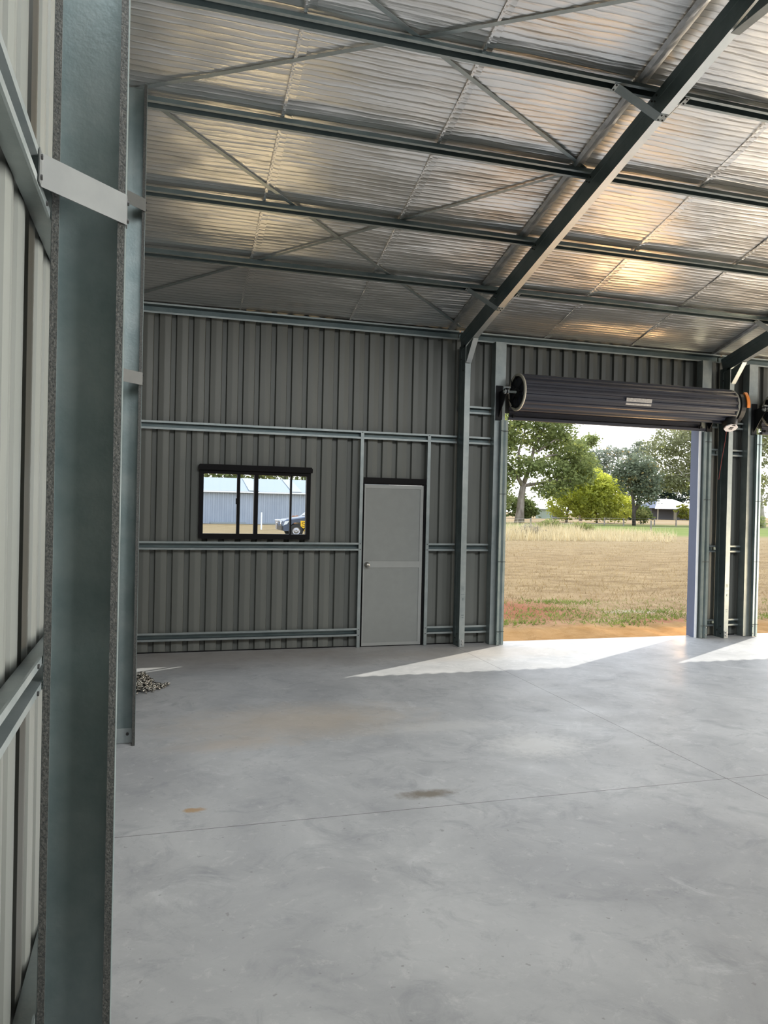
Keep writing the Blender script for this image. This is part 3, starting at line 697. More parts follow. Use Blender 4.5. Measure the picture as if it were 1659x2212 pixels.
        mb = MB(); mb.tube([(x1 - .05, cy - .12, 2.905), (x1 - .02, cy - .12, 2.88), (x1 + .005, cy - .12, 2.85), (x1 - .015, cy - .12, 2.835)], .002, 5); mb.build('wire', 'white', op)
    else:
        mb = MB(); rr = random.Random(4)
        for k in range(5):
            p = Vector((x0 - .06, cy - .05, cz + .05)); pts = []
            for j in range(7): pts.append(tuple(p)); p += Vector((rr.uniform(-.03, .03), rr.uniform(-.05, .01), rr.uniform(-.06, .07)))
            mb.tube(pts, .004, 5)
        mb.build('loose_wire', 'white', root)
    return root
roller(4.30, 7.285, 'above the large open doorway', True)
roller(8.256, 11.19, 'above the next doorway at the right edge', False)
# jamb flashings on the far side of the opening
for xj, w_ in ((7.272, 'right side of the open roller doorway'),):
    fl = thing('jamb_flashing', (xj, BACK, 0), f'slate blue jamb flashing on the {w_}', 'flashing')
    mb = MB(); mb.box(xj - .017, xj - .012, 9.03, BACK + .04, .002, 2.97); mb.build('reveal', 'bluejamb', fl)
    mb = MB(); mb.box(xj - .05, xj - .0185, 8.985, 8.9985, .002, 2.87); mb.build('edge', 'jamblight', fl)

# ------------------------------------------------------------------ chain heap beside the gable wall
def chain_heap():
    rr = random.Random(9); mb = MB(); path = []
    cx, cy = -.115, 7.44
    for i in range(520):
        a = i * .45 + rr.uniform(-.5, .5); lvl = i / 520
        rad = (.235 - .16 * lvl) * rr.uniform(.45, 1.0)
        path.append(Vector((cx + rad * math.cos(a), cy + rad * math.sin(a), .012 + .13 * lvl * rr.uniform(.75, 1.15) * (1 - (rad / .26) ** 2))))
    for i in range(34):
        path.append(Vector((cx + .15 + i * .0035 + rr.uniform(-.02, .02), cy - .06 + .10 * i / 34 + rr.uniform(-.03, .03), .012 + .02 * rr.random())))
    for i, p in enumerate(path):
        q = path[(i + 1) % len(path)]; t = (q - p); t.z *= .5
        t = t.normalized() if t.length > 1e-5 else Vector((1, 0, 0))
        u = t.cross(Vector((rr.uniform(-1, 1), rr.uniform(-1, 1), rr.uniform(.1, 1)))).normalized()
        pts = []
        for j in range(9):
            th = 2 * PI * j / 8; v = p + t * (.023 * math.cos(th)) + u * (.0115 * math.sin(th)); v.z = max(v.z, .0045); pts.append(v)
        mb.tube(pts, .0042, 5, False)
    return tag(mb.build('chain', 'chain', smooth=True, origin=(cx, cy, 0)), 'heap of steel chain lying on the floor by the gable wall', 'chain', None, 'thing')
chain_heap()

# ------------------------------------------------------------------ outside: ground
mb = MB()
def ys(a, b2, n): return [a + (b2 - a) * (i / n) ** 2.2 for i in range(n + 1)]
yy = ys(BACK + .036, 320, 90); xx = [-70 + 340 * i / 130 for i in range(131)]
rr = random.Random(2)
def gz(x, y):
    near = max(0, 1 - abs(y - 10.0) / 1.2)
    return GZ + .02 * math.sin(x * 1.3) * math.sin(y * 1.1) * min(1, (y - BACK) / 3) + near * .05 * (math.sin(x * 3.1 + 1) * .5 + math.sin(x * 7.3) * .3) * (1 if y > 9.5 else .3)
xx = sorted(set([round(v, 3) for v in xx] + [3.5 + .12 * i for i in range(75)]))
vid = {}
for j, y in enumerate(yy):
    for i, x in enumerate(xx):
        vid[i, j] = len(mb.v); mb.v.append((x, y, gz(x, y) + (rr.uniform(-.018, .018) if 9.3 < y < 13 else 0)))
for j in range(len(yy) - 1):
    for i in range(len(xx) - 1): mb.f.append((vid[i, j], vid[i + 1, j], vid[i + 1, j + 1], vid[i, j + 1]))
for q in ((END, 270, -80, BACK + .036), (-70, LEFT - .05, -80, BACK + .036), (LEFT - .05, END, -80, FRONT - .05)):
    mb.face_loop([(q[0], q[2], GZ), (q[1], q[2], GZ), (q[1], q[3], GZ), (q[0], q[3], GZ)])
struct(mb.build('ground', 'ground', smooth=True), 'dry paddock with sand and red dirt near the slab and lawn beyond')

def mixc(a, b2, t): return tuple(p + (q - p) * t for p, q in zip(a, b2))
def blade(mb, x, y, z, h, w_, lean, c):
    a = R.uniform(0, 2 * PI); dx, dy_ = math.cos(a) * w_, math.sin(a) * w_
    lx, ly = R.uniform(-lean, lean) * h, R.uniform(-lean, lean) * h
    mb.face_loop([(x - dx, y - dy_, z), (x + dx, y + dy_, z), (x + lx, y + ly, z + h)], c)
STRAW, STRAW2, OLIVE = (.80, .70, .45), (.60, .47, .25), (.26, .31, .09)
mb = MB()
for i in range(15000):
    y = R.uniform(39, 53); x = y * R.uniform(.44, .99)
    k = x / y
    if k > .66 and R.random() < (k - .66) * 9: continue
    hmax = (1.15 if k < .6 else .8) * (.6 + .4 * math.sin(x * 1.7 + y) ** 2)
    c = mixc(STRAW, STRAW2, R.random()); c = mixc(c, (.74, .66, .46), R.random() * .6)
    blade(mb, x, y, gz(x, y) - .02, R.uniform(.35, 1) * hmax, R.uniform(.012, .03), .35, c)
tag(mb.build('tall_dry_grass', 'blade'), 'strip of tall straw-coloured grass between paddock and lawn', 'grass', None, 'stuff')
mb = MB()
for i in range(26000):
    y = 11.2 + 31 * R.random() ** 1.5; x = y * R.uniform(.42, 1.0)
    c = mixc((.50, .37, .19), (.29, .19, .09), R.random()); c = mixc(c, (.62, .51, .31), .6 * R.random())
    if y < 13.5: c = mixc(c, OLIVE, R.random())
    blade(mb, x, y, gz(x, y) - .01, R.uniform(.03, .10) * (1 if y > 13 else .7), R.uniform(.004, .012), .8, c)
tag(mb.build('short_dry_grass', 'blade'), 'short dry stubble grass covering the paddock outside', 'grass', None, 'stuff')
mb = MB()
for cx, cy, n, r in [(7.5, 13.3, 200, .5), (7.2, 10.8, 200, .45), (6.2, 11.6, 130, .4), (8.3, 11.1, 180, .5), (5.0, 10.9, 120, .35), (9.2, 11.0, 150, .5), (6.8, 12.3, 120, .4), (5.6, 11.0, 110, .3), (8.9, 11.9, 110, .4), (7.6, 11.6, 120, .5), (10.2, 10.9, 100, .4)]:
    for i in range(n):
        x, y = R.gauss(cx, r), R.gauss(cy, r * .35)
        if y > 10.3: blade(mb, x, y, gz(x, y), R.uniform(.02, .085), R.uniform(.008, .02), 1.3, mixc((.20, .27, .06), (.34, .38, .12), R.random()))
tag(mb.build('weeds', 'blade'), 'low green weeds scattered over the red dirt', 'weeds', None, 'stuff')

# ------------------------------------------------------------------ trees
def leaves(mb, blobs, n, size, pal, clump=.55, seed=1, shell=.72):
    """blobs: (x,y,z,rx,ry,rz); leaves sit in clumps near the surface of each blob"""
    rr = random.Random(seed); tot = sum(b_[3] * b_[5] for b_ in blobs)
    for bx, by, bz, rx, ry, rz in blobs:
        m_ = max(6, int(1.6 * n * rx * rz / tot)); per = 14; rx *= 1.08; rz *= 1.08
        for c_ in range(max(1, m_ // per)):
            while True:
                v = Vector((rr.gauss(0, 1), rr.gauss(0, 1), rr.gauss(0, 1)))
                if v.length > .01: break
            v = v.normalized() * (shell + (1 - shell) * rr.random() if rr.random() < .8 else rr.random() ** .5)
            px, py, pz = bx + v.x * rx, by + v.y * ry, bz + v.z * rz
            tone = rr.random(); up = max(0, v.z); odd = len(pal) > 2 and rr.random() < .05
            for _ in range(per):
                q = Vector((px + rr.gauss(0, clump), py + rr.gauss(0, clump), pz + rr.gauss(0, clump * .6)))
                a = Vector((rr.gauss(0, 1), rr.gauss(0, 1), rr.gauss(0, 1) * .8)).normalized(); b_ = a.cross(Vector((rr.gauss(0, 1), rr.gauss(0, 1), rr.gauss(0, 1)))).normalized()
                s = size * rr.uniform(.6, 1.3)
                t = min(1, max(0, .35 * tone + .5 * up + .25 * rr.random())); c = mixc(pal[0], pal[1], t)  # upper leaves yellower: new growth, plus top light put into the colour
                if odd: c = mixc(c, pal[2], .75)
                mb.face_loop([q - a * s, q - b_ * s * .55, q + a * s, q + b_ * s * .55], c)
def tree(name, label, base, trunk, blobs, n, size, pal, bark='bark', clump=.55, seed=1, cat='tree', group='trees beyond the paddock', shell=.72):
    root = thing(name, base, label, cat, group)
    B = Vector(base)
    mb = MB()
    for pts, rads in trunk: mb.tube([B + Vector(p) for p in pts], rads, 8)
    if trunk: mb.build('trunk', bark, root, True)
    mb = MB(); leaves(mb, [(B.x + b_[0], B.y + b_[1], B.z + b_[2]) + tuple(b_[3:]) for b_ in blobs], n, size, pal, clump, seed, shell)
    mb.build('crown', 'leaf', root)
    return root
GUM = ((.19, .235, .10), (.44, .49, .18), (.60, .62, .18))
# big gum by the left jamb
tr_ = [([(0, 0, -.1), (.1, 0, 1.5), (.25, 0, 3.6), (.5, 0, 5.0)], [.72, .52, .44, .40]),
       ([(.4, 0, 4.6), (-.6, 0, 6.2), (-2.0, .5, 7.8), (-3.2, .5, 10)], [.32, .25, .18, .10]), ([(.45, 0, 4.8), (1.4, .3, 7.0), (2.0, .3, 9.5), (3.4, 0, 12.5)], [.34, .27, .2, .1]),
       ([(1.5, .3, 7.2), (3.6, -.5, 8.6), (5.6, -.5, 9.0)], [.2, .15, .08]), ([(.4, 0, 4.7), (3.2, -.4, 5.2), (5.2, -.8, 5.6), (7.4, -.8, 5.3)], [.24, .18, .14, .07]), ([(0, 0, 5.8), (-.2, .2, 9), (.8, .2, 12.5)], [.22, .16, .08]),
       ([(2.0, -.3, 9), (4.2, -1, 10.6), (6.0, -1, 10.8)], [.16, .1, .05])]
tree('gum_tree', 'large spreading gum tree with thick grey trunk seen beside the left jamb', (44.6, 89, GZ), tr_,
     [(-2.6, 0, 12.2, 2.6, 2.5, 1.9), (-2.9, .3, 6.4, 1.9, 1.8, 1.2), (-2.0, .4, 10.0, 1.8, 1.8, 1.0), (-2.7, .5, 2.9, 1.6, 1.4, 1.1), (.8, 0, 13.4, 2.3, 2.5, 1.5), (-3, .5, 8.3, 2.0, 2, 1.4), (4.6, 0, 12.4, 2.5, 2.4, 1.9), (6.3, .2, 9.8, 2.4, 2.2, 1.7), (8.2, .4, 8.1, 2.2, 2, 1.5), (.7, -1, 7.2, 2.2, 1.8, 1.2), (4.2, -1, 7.2, 2.0, 1.6, .9), (3.6, -1, 4.2, 1.9, 1.6, 1.0), (6.2, -.4, 5.6, 1.9, 1.8, 1.2), (-3.0, 0, 4.8, 1.5, 1.5, 1.3), (9.4, 1, 6.6, 1.6, 1.6, 1.3), (2.4, .5, 10.4, 1.6, 1.6, .9)],
     10800, .24, GUM, seed=21, clump=.5)
# lime bush
tree('wattle_tree', 'rounded bright lime-green tree with dense low crown in the middle of the paddock view', (57.4, 95, GZ), [([(-2.6, 0, -.1), (-2.5, 0, 1.6), (-1.6, 0, 3)], [.2, .18, .1]), ([(-2.5, 0, 1.2), (-3.6, 0, 2.6)], [.12, .06]), ([(2.2, 0, 0), (2.0, 0, 2)], [.16, .1])],
     [(0, 0, 4.4, 3.9, 3.2, 2.6), (-2.9, -.4, 2.7, 2.6, 2.2, 2.0), (3.2, -.4, 3.9, 2.6, 2.4, 2.3), (4.9, -.5, 2.2, 2.4, 2, 1.7), (1.4, -.8, 2.4, 3.0, 2, 1.9), (.8, 0, 6.0, 2.3, 2, 1.4), (3.4, 0, 5.6, 1.9, 1.6, 1.2)],
     11500, .20, ((.40, .45, .14), (.98, .98, .14)), seed=4, clump=.33, shell=.86)
# slender gum behind the lime tree
tree('gum_tree', 'tall narrow gum showing behind the lime-green tree', (66.0, 110, GZ), [([(0, 0, 0), (.2, 0, 6), (-.3, 0, 10), (.2, 0, 13)], [.3, .25, .2, .1]), ([(-.2, 0, 10), (1.4, 0, 12.5)], [.14, .06])],
     [(-.8, 0, 12.2, 1.5, 1.4, .8), (1.5, 0, 13, 1.2, 1.2, .8), (.6, 0, 10.2, .9, 1, .9), (1.2, 0, 8.6, 1.6, 1.4, 1.2)], 1700, .24, GUM, seed=5, clump=.42)
BLUE = ((.17, .21, .15), (.33, .37, .25), (.50, .38, .16))
tree('gum_tree', 'grey-green gum with near-black double trunk right of the lime-green tree', (50.9 * 83 / 73.65, 83, GZ), [([(0, 0, -.1), (-.1, 0, 2.2), (-.5, 0, 5), (-.55, 0, 8)], [.24, .2, .13, .06]), ([(.05, 0, 1.6), (.7, 0, 4), (.9, 0, 6.5)], [.15, .1, .05]), ([(.1, 0, 1.8), (1.6, 0, 3.6), (3, 0, 4.2)], [.08, .06, .03])],
     [(-1.4, 0, 6.9, 1.5, 1.4, 1.4), (.5, 0, 7.7, 1.6, 1.5, 1.0), (1.6, 0, 6.0, 1.5, 1.4, 1.3), (-.2, 0, 5.3, 1.7, 1.5, 1.1), (1.5, 0, 3.9, 1.4, 1.3, 1.1), (2.3, 0, 4.6, 1.1, 1.1, .8)], 3600, .20, BLUE, 'bark_dark', seed=6, clump=.42)
tree('gum_tree', 'hazy grey-green gum far behind, just right of the patch of sky', (86.5, 140, GZ), [([(0, 0, 0), (.3, 0, 7), (.6, 0, 12)], [.4, .3, .15])],
     [(-2.2, 0, 11.4, 2.4, 2, 2.4), (1.6, 0, 12, 2.6, 2, 2.2), (4.6, 0, 13.6, 1.8, 2, 1.5), (3.0, 0, 9.5, 2.8, 2, 2.0), (-3, 0, 8, 2.6, 2, 2.2), (0, 0, 6.5, 4.5, 2, 2.5)], 3200, .32, ((.26, .30, .235), (.38, .42, .33), (.58, .42, .14)), seed=7, clump=.6)
tree('gum_tree', 'small far gum with open crown against the sky between larger trees', (98.2, 141, GZ), [([(0, 0, 0), (.2, 0, 8), (-.4, 0, 13)], [.4, .3, .1]), ([(.1, 0, 8), (2.4, 0, 13)], [.2, .08])],
     [(-1.8, 0, 13.6, 1.8, 1.8, 1.3), (1.2, 0, 15.2, 2.2, 1.8, 1.3), (2.6, 0, 12.0, 1.8, 1.8, 1.3), (-.4, 0, 10, 2.4, 2, 2.0), (-2, 0, 7, 3, 2, 2.4), (2, 0, 8, 2.2, 2, 2)], 2500, .32, ((.22, .265, .20), (.34, .38, .28)), seed=8, clump=.55)
tree('dark_tree', 'dark leafy tree in shade behind the pale roofed house', (118.2, 160, GZ), [([(0, 0, 0), (0, 0, 4)], [.3, .2])], [(0, 0, 6.2, 2.4, 2, 2.8), (1.2, 0, 4.4, 2.6, 2, 2.2), (4.6, 0, 6.2, 4.0, 2, 1.9), (-.5, 0, 2, 2.0, 2, 1.8)], 1900, .34, ((.035, .055, .04), (.08, .11, .07)), seed=9, clump=.5)
# large gum against the right jamb, bare pale branches through it
RG = ((.24, .255, .15), (.45, .46, .24), (.58, .60, .18))
tree('gum_tree', 'large grey-green gum with bare pale branches against the right jamb', (70.5, 86, GZ), [([(0, 0, -.1), (-.4, 0, 3), (-1, 0, 6), (-1.5, 0, 10)], [.5, .42, .34, .15]), ([(-.6, 0, 4), (-3, -1, 5.4), (-5.4, -1, 7.4), (-7.2, -1, 8.0)], [.14, .11, .08, .03]), ([(-1, 0, 6), (-3.2, -1, 8.2), (-6.0, -1, 9.0)], [.12, .09, .04]), ([(-.9, 0, 3.4), (-2.6, -1.6, 4.6), (-3.2, -1.6, 3.4)], [.09, .06, .03]),
      ([(-.4, 0, 5), (-2, -1.6, 7.2), (-4.6, -1.6, 6.8), (-6, -1.6, 6.6)], [.12, .07, .05, .02]), ([(-1.4, 0, 9), (-3.5, -1.4, 10.2), (-5.2, -1.4, 9.6)], [.1, .06, .03])],
     [(-4.6, 0, 11.2, 2.7, 2.4, 1.8), (-7.0, .2, 9.9, 2.2, 2, 1.4), (-1.8, 0, 12.4, 2.8, 2.4, 1.8), (-6.6, .2, 6.9, 2.2, 2, 1.5), (-4.0, 0, 8.2, 2.2, 2, 1.4), (-3.4, -.4, 6.0, 2.5, 2, 1.2), (-1.6, 0, 7, 2.0, 2, 2), (-5.4, 0, 5.4, 2.2, 2, .9), (-.6, -.4, 3.8, 1.5, 1.6, 1.4), (1.6, 0, 10, 2.6, 2.4, 2.4)], 7200, .20, RG, 'bark_pale', seed=10, clump=.5)
tree('gum_tree', 'gum with bare white limbs seen at the right edge through the next doorway', (77.0, 83, GZ), [([(0, 0, 0), (-.6, 0, 4), (-1.4, 0, 7.5)], [.4, .32, .15]), ([(-.5, 0, 3.6), (-2.2, 0, 6.2), (-3.6, 0, 7)], [.16, .1, .05]), ([(-.6, 0, 4), (-2.4, 0, 4.6), (-3.6, 0, 3.6)], [.13, .09, .04]), ([(.2, 0, 3), (1.4, 0, 6), (2.2, 0, 8)], [.14, .1, .05])],
     [(-2.4, 0, 12, 2.4, 2, 1.8), (.4, 0, 12.6, 2.4, 2, 1.8), (-2.8, 0, 9, 1.8, 1.8, 1.3), (-.6, 0, 9.6, 2.2, 2, 1.6), (-1.2, .4, 6, 2.6, 2, 1.4), (-2, .4, 3.6, 2.0, 2, 1.2)], 3200, .22, RG, 'bark_pale', seed=12, clump=.5)
# low shrubs
def shrub(x, y, r, h, label, pal, seed, n=420, size=.14, name='shrub'):
    return tree(name, label, (x, y, GZ), [([(0, 0, -.05), (0, 0, h * .5)], [.05, .03])], [(0, 0, h * .6, r, r * .8, h * .42), (r * .4, 0, h * .45, r * .7, r * .6, h * .4)], n, size, pal, 'bark_dark', .16, seed, 'shrub', 'shrubs')
shrub(65.3, 93, 1.0, 2.0, 'small dark shrub standing right of the black-trunked gum', ((.13, .16, .06), (.27, .28, .11)), 31, name='shrub')
shrub(28.4, 52.0, 1.1, .95, 'low green weedy bush in the tall grass, left of centre', ((.20, .25, .07), (.40, .42, .16)), 32, 380, .12)
shrub(30.8, 51.5, 1.0, .75, 'second low green bush in the tall grass, right of the first', ((.20, .25, .07), (.38, .40, .15)), 33, 320, .12)
shrub(22.4, 43.5, .8, .7, 'grey twiggy bush in the tall grass near the left jamb', ((.30, .27, .20), (.44, .40, .30)), 34, 260, .10)
shrub(113.4, 146, 2.0, 3.3, 'yellow-green shrub in front of the pale roofed house', ((.19, .22, .05), (.40, .40, .08)), 35, 600, .28)
shrub(73.5, 80.5, 1.3, 1.5, 'pale green shrub at the right edge beyond the next doorway', ((.34, .40, .16), (.52, .56, .26)), 36, 420, .14)
for x, y, r, h, s, lab in ((61.6, 124, 2.6, 4.2, 41, 'dark green bush far behind the big gum trunk, leftmost'), (65.6, 129, 2.2, 3.6, 42, 'dark green bush far behind the big gum, left of the small hut'), (79.5, 131, 2.6, 4.0, 43, 'dark green bush right of the small hut'), (86, 132, 3.5, 3.6, 44, 'dark bush far behind the lime-green tree'), (93, 134, 3.0, 3.0, 45, 'dark bush far behind the black-trunked gum')):
    tree('bush', lab, (x, y, GZ), [], [(0, 0, h * .55, r, 1.5, h * .5), (r * .5, 0, h * .4, r * .7, 1.2, h * .4)], 800, .32, ((.10, .135, .05), (.22, .26, .09)), seed=s, clump=.35, cat='bush', group='background bushes')
for i, (x, y, h, lab) in enumerate(((2, 96, 8.6, 'gum behind the neighbouring shed, leftmost'), (9.2, 97, 7.9, 'gum behind the neighbouring shed, second from the left'), (15.5, 96, 8.3, 'gum behind the neighbouring shed, third from the left'), (22, 97, 8.0, 'gum behind the neighbouring shed, rightmost'))):
    tree('gum_tree', lab, (x, y, GZ), [([(0, 0, 0), (.1, 0, 3), (.3, 0, 6)], [.3, .22, .1])], [(-1.8, 0, h - 1.7, 2.5, 2, 1.6), (1.8, 0, h - 1.4, 2.4, 2, 1.5), (0, 0, h - 3.2, 3.6, 2, 2.0)], 1500, .26, GUM, seed=50 + i, clump=.5, group='gums behind the neighbouring shed')

# ------------------------------------------------------------------ fences
def fence(name, posts, h, label, wires=(.35, .7, .95)):
    root = thing(name, (posts[0][0], posts[0][1], GZ), label, 'fence')
    for x, y in posts:
        mb = MB(); mb.tube([(x, y, GZ - .05), (x, y, GZ + h)], [.085, .075], 8); mb.build('post', 'postwood', root)
    mb = MB()
    for f_ in wires:
        mb.tube([(x, y, GZ + h * f_) for x, y in posts], .006, 4)
    mb.build('wire', 'wire', root)
fence('wire_fence', [(25.5, 55), (33.5, 64.5), (40.3, 73), (52.5, 78)], .95, 'post and wire fence crossing behind the tall grass')
fence('wire_fence', [(41.8, 58.0), (62, 58.6)], 1.0, 'short post and wire fence at the edge of the lawn on the right', (.4, .85))
fence('wire_fence', [(52.5, 82), (58.5, 80.5), (62.6, 81.8), (68, 82.5), (75, 83)], .95, 'post and wire fence between the lawn and the far paddock')

# ------------------------------------------------------------------ buildings in the distance
s = thing('neighbour_shed', (6, 65, GZ), 'long blue-grey corrugated shed with pale roof seen through the window', 'shed')
mb = MB(); x = -9.0; k = 0
while x < 21:
    mb.face_loop([(x, 65 + (k % 2) * .05, GZ), (x + .14, 65 + (k % 2) * .05, GZ), (x + .14, 65 + (k % 2) * .05, 2.66), (x, 65 + (k % 2) * .05, 2.66)])
    mb.face_loop([(x + .14, 65 + (k % 2) * .05, GZ), (x + .19, 65 + ((k + 1) % 2) * .05, GZ), (x + .19, 65 + ((k + 1) % 2) * .05, 2.66), (x + .14, 65 + (k % 2) * .05, 2.66)]); x += .19; k += 1
mb.box(-9, -8.95, 65.05, 76, GZ, 2.66); mb.box(20.95, 21, 65.05, 76, GZ, 2.66)
mb.build('shed_wall', 'shedwall', s)
mb = MB(); mb.prism([(64.8, 2.68), (70.5, 3.92), (76.2, 2.68), (76.2, 2.60), (70.5, 3.84), (64.8, 2.60)], (-9.2, 0, 0), (0, 1, 0), (0, 0, 1), (30.4, 0, 0)); mb.build('shed_roof', 'shedroof', s)
for x in (7.6, 11.2, 15.0, .5):
    mb = MB(); mb.prism([(64.8, 2.70), (70.4, 3.905), (70.4, 3.92), (64.8, 2.72)], (x, 0, .02), (0, 1, 0), (0, 0, 1), (.85, 0, 0)); mb.build('roof_light', 'skylight', s)
mb = MB(); mb.box(-9.2, 21.2, 64.66, 64.8, 2.54, 2.66); mb.build('gutter', 'gutter', s)
mb = MB(); mb.box(3.0, 3.02, 64.9, 65.0, GZ, 2.6) ; mb.box(4.5, 7.4, 64.93, 64.99, GZ, .10); mb.box(8.8, 11, 64.93, 64.99, GZ, .08); mb.build('base_flashing', 'shedroof', s)

h = thing('house', (112, 150, GZ), 'pale roofed house with verandah far across the paddock', 'house')
mb = MB()
a = [(107.6, 148, 2.5), (119.5, 148, 2.5), (119.5, 157, 2.5), (107.6, 157, 2.5)]; r0, r1 = (111.6, 152.5, 4.7), (115.6, 152.5, 4.7)
for f_ in ([a[0], a[1], r1, r0], [a[1], a[2], r1], [a[2], a[3], r0, r1], [a[3], a[0], r0]): mb.face_loop(f_)
mb.build('roof', 'houseroof', h)
mb = MB(); mb.box(108.6, 118.8, 150.5, 156.5, GZ, 2.5); mb.build('house_wall', 'housedark', h)
mb = MB(); mb.box(113.0, 113.6, 148.3, 148.6, GZ, 2.5); mb.box(108.6, 108.75, 148.3, 148.45, GZ, 2.5); mb.box(118.6, 118.8, 148.3, 148.45, GZ, 2.5); mb.build('verandah_post', 'housewall', h)
mb = MB(); mb.box(107.6, 119.5, 147.95, 148.05, 2.36, 2.52); mb.build('fascia', 'gutter', h)
u = thing('garden_hut', (72, 130, GZ), 'small pale hut with white roof under the trees', 'hut')
mb = MB(); mb.box(69.8, 72.0, 130, 132.5, GZ, 1.75); mb.build('hut_wall', 'greentank', u)
mb = MB(); mb.box(72.0, 74.6, 130.2, 132.5, GZ, 1.75); mb.build('open_bay', 'housedark', u)
mb = MB(); mb.prism([(129.6, 1.78), (133, 2.05), (133, 1.97), (129.6, 1.70)], (69.5, 0, 0), (0, 1, 0), (0, 0, 1), (5.4, 0, 0)); mb.build('roof', 'skylight', u)

# ------------------------------------------------------------------ car outside the window
def car(X0, Y0):
    root = thing('car', (X0 + 2.4, Y0 + .92, GZ), 'dark blue-grey utility car with yellow shield badge and stripe outside the window', 'car')
    def P(mb, loop, y0, y1): mb.prism(loop, (X0, 0, GZ), (1, 0, 0), (0, 0, 1), (0, y1 - y0, 0)); return mb
    arch = lambda cx, r=.43: [(cx + r * math.cos(t), .40 + r * math.sin(t)) for t in [PI - PI * i / 10 for i in range(11)]]
    lower = [(.02, .38), (.0, .62), (.05, .88), (.22, .97), (.75, 1.05), (1.28, 1.12), (4.9, 1.14), (5.1, 1.05), (5.12, .45), (4.6, .36)] 
    body = [(.02, .36), (.0, .62), (.05, .88), (.22, .97), (.75, 1.05), (1.28, 1.14), (4.95, 1.16), (5.12, 1.05), (5.12, .45)] + [(4.65, .36)] + arch(4.15)[::-1] + [(3.6, .34), (1.18, .34)] + arch(.72)[::-1] + [(.24, .36)]
    mb = MB(); n = len(body); i0 = len(mb.v)
    secs = [(0, .05), (.10, 0), (1.74, 0), (1.84, .05)]
    for y, ins in secs:
        for a_, z in body:
            mb.v.append((X0 + a_ + (ins if a_ < 2 else -ins), Y0 + y, GZ + z - (ins * .8 if z > .9 else 0)))
    for k in range(len(secs) - 1):
        for j in range(n):
            l = (j + 1) % n; mb.f.append((k * n + j, k * n + l, (k + 1) * n + l, (k + 1) * n + j))
    mb.f.append(tuple(range(n))[::-1]); mb.f.append(tuple(3 * n + j for j in range(n)))
    mb.build('body', 'carpaint', root)
    mb = MB(); cab = [(1.22, 1.13), (1.95, 1.72), (2.25, 1.80), (3.4, 1.80), (3.75, 1.68), (3.95, 1.15)]
    for k, (y, sc_) in enumerate(((.06, 0), (.20, 1), (1.64, 1), (1.78, 0))):
        for a_, z in cab: mb.v.append((X0 + a_, Y0 + y + (0 if sc_ else 0), GZ + (z if (sc_ or z < 1.2) else z - .04)))
    m_ = len(cab)
    for k in range(3):
        for j in range(m_): l = (j + 1) % m_; mb.f.append((k * m_ + j, k * m_ + l, (k + 1) * m_ + l, (k + 1) * m_ + j))
    mb.f.append(tuple(range(m_))[::-1]); mb.f.append(tuple(3 * m_ + j for j in range(m_)))
    mb.build('cabin', 'carpaint', root)
    mb = MB(); mb.face_loop([(X0 + 1.42, Y0 + .055, GZ + 1.17), (X0 + 2.5, Y0 + .055, GZ + 1.17), (X0 + 2.5, Y0 + .055, GZ + 1.66), (X0 + 1.98, Y0 + .055, GZ + 1.62)]); mb.face_loop([(X0 + 2.58, Y0 + .055, GZ + 1.17), (X0 + 3.75, Y0 + .055, GZ + 1.17), (X0 + 3.6, Y0 + .055, GZ + 1.64), (X0 + 2.58, Y0 + .055, GZ + 1.66)])
    mb.build('side_window', 'carglass', root)
    mb = MB(); mb.face_loop([(X0 + 1.26, Y0 + .22, GZ + 1.19), (X0 + 1.26, Y0 + 1.62, GZ + 1.19), (X0 + 1.93, Y0 + 1.55, GZ + 1.72), (X0 + 1.93, Y0 + .29, GZ + 1.72)]); mb.build('windscreen', 'carglass', root)
    for cx in (.72, 4.15):
        for yy_, s_ in ((Y0 + .02, 1), (Y0 + 1.82, -1)):
            mb = MB(); mb.lathe([(0, .2), (0, .33), (s_ * .04, .37), (s_ * .22, .37), (s_ * .24, .2)], (X0 + cx, yy_, GZ + .375), 'y', 28); wl = mb.build('wheel', 'tyre', root, True)
            mb = MB(); mb.lathe([(s_ * .02, .0), (s_ * .01, .06), (s_ * .03, .16), (s_ * .005, .21)], (X0 + cx, yy_, GZ + .375), 'y', 20); mb.build('rim', 'alloy', wl)
    mb = MB(); mb.box(X0 - .05, X0 + .10, Y0 + .08, Y0 + 1.76, GZ + .40, GZ + .62); mb.build('bumper', 'cardark', root)
    mb = MB(); mb.tube([(X0 - .03, Y0 + .3, GZ + .6), (X0 - .07, Y0 + .3, GZ + .75), (X0 - .03, Y0 + .3, GZ + .84), (X0 - .03, Y0 + 1.54, GZ + .84), (X0 - .07, Y0 + 1.54, GZ + .75), (X0 - .03, Y0 + 1.54, GZ + .6)], .03, 8); mb.build('bull_bar', 'chrome', root, True)
    mb = MB(); mb.prism([(.05, .66), (.10, .86), (.34, .90), (.22, .72)], (X0, Y0 - .006, GZ), (1, 0, 0), (0, 0, 1), (0, .02, 0)); mb.build('headlight', 'lamp', root)
    mb = MB(); mb.prism([(1.5, 1.16), (1.66, 1.16), (1.68, 1.29), (1.5, 1.31)], (X0 - .36, Y0 - .16, GZ + .02), (1, 0, 0), (0, 0, 1), (0, .12, 0)); mb.build('mirror', 'chrome', root)
    mb = MB(); mb.prism([(1.20, .40), (3.5, .40), (3.5, .88), (.98, .86), (1.14, .66)], (X0, Y0 + .003, GZ), (1, 0, 0), (0, 0, 1), (0, -.004, 0)); mb.build('door_wrap', 'cardark', root)
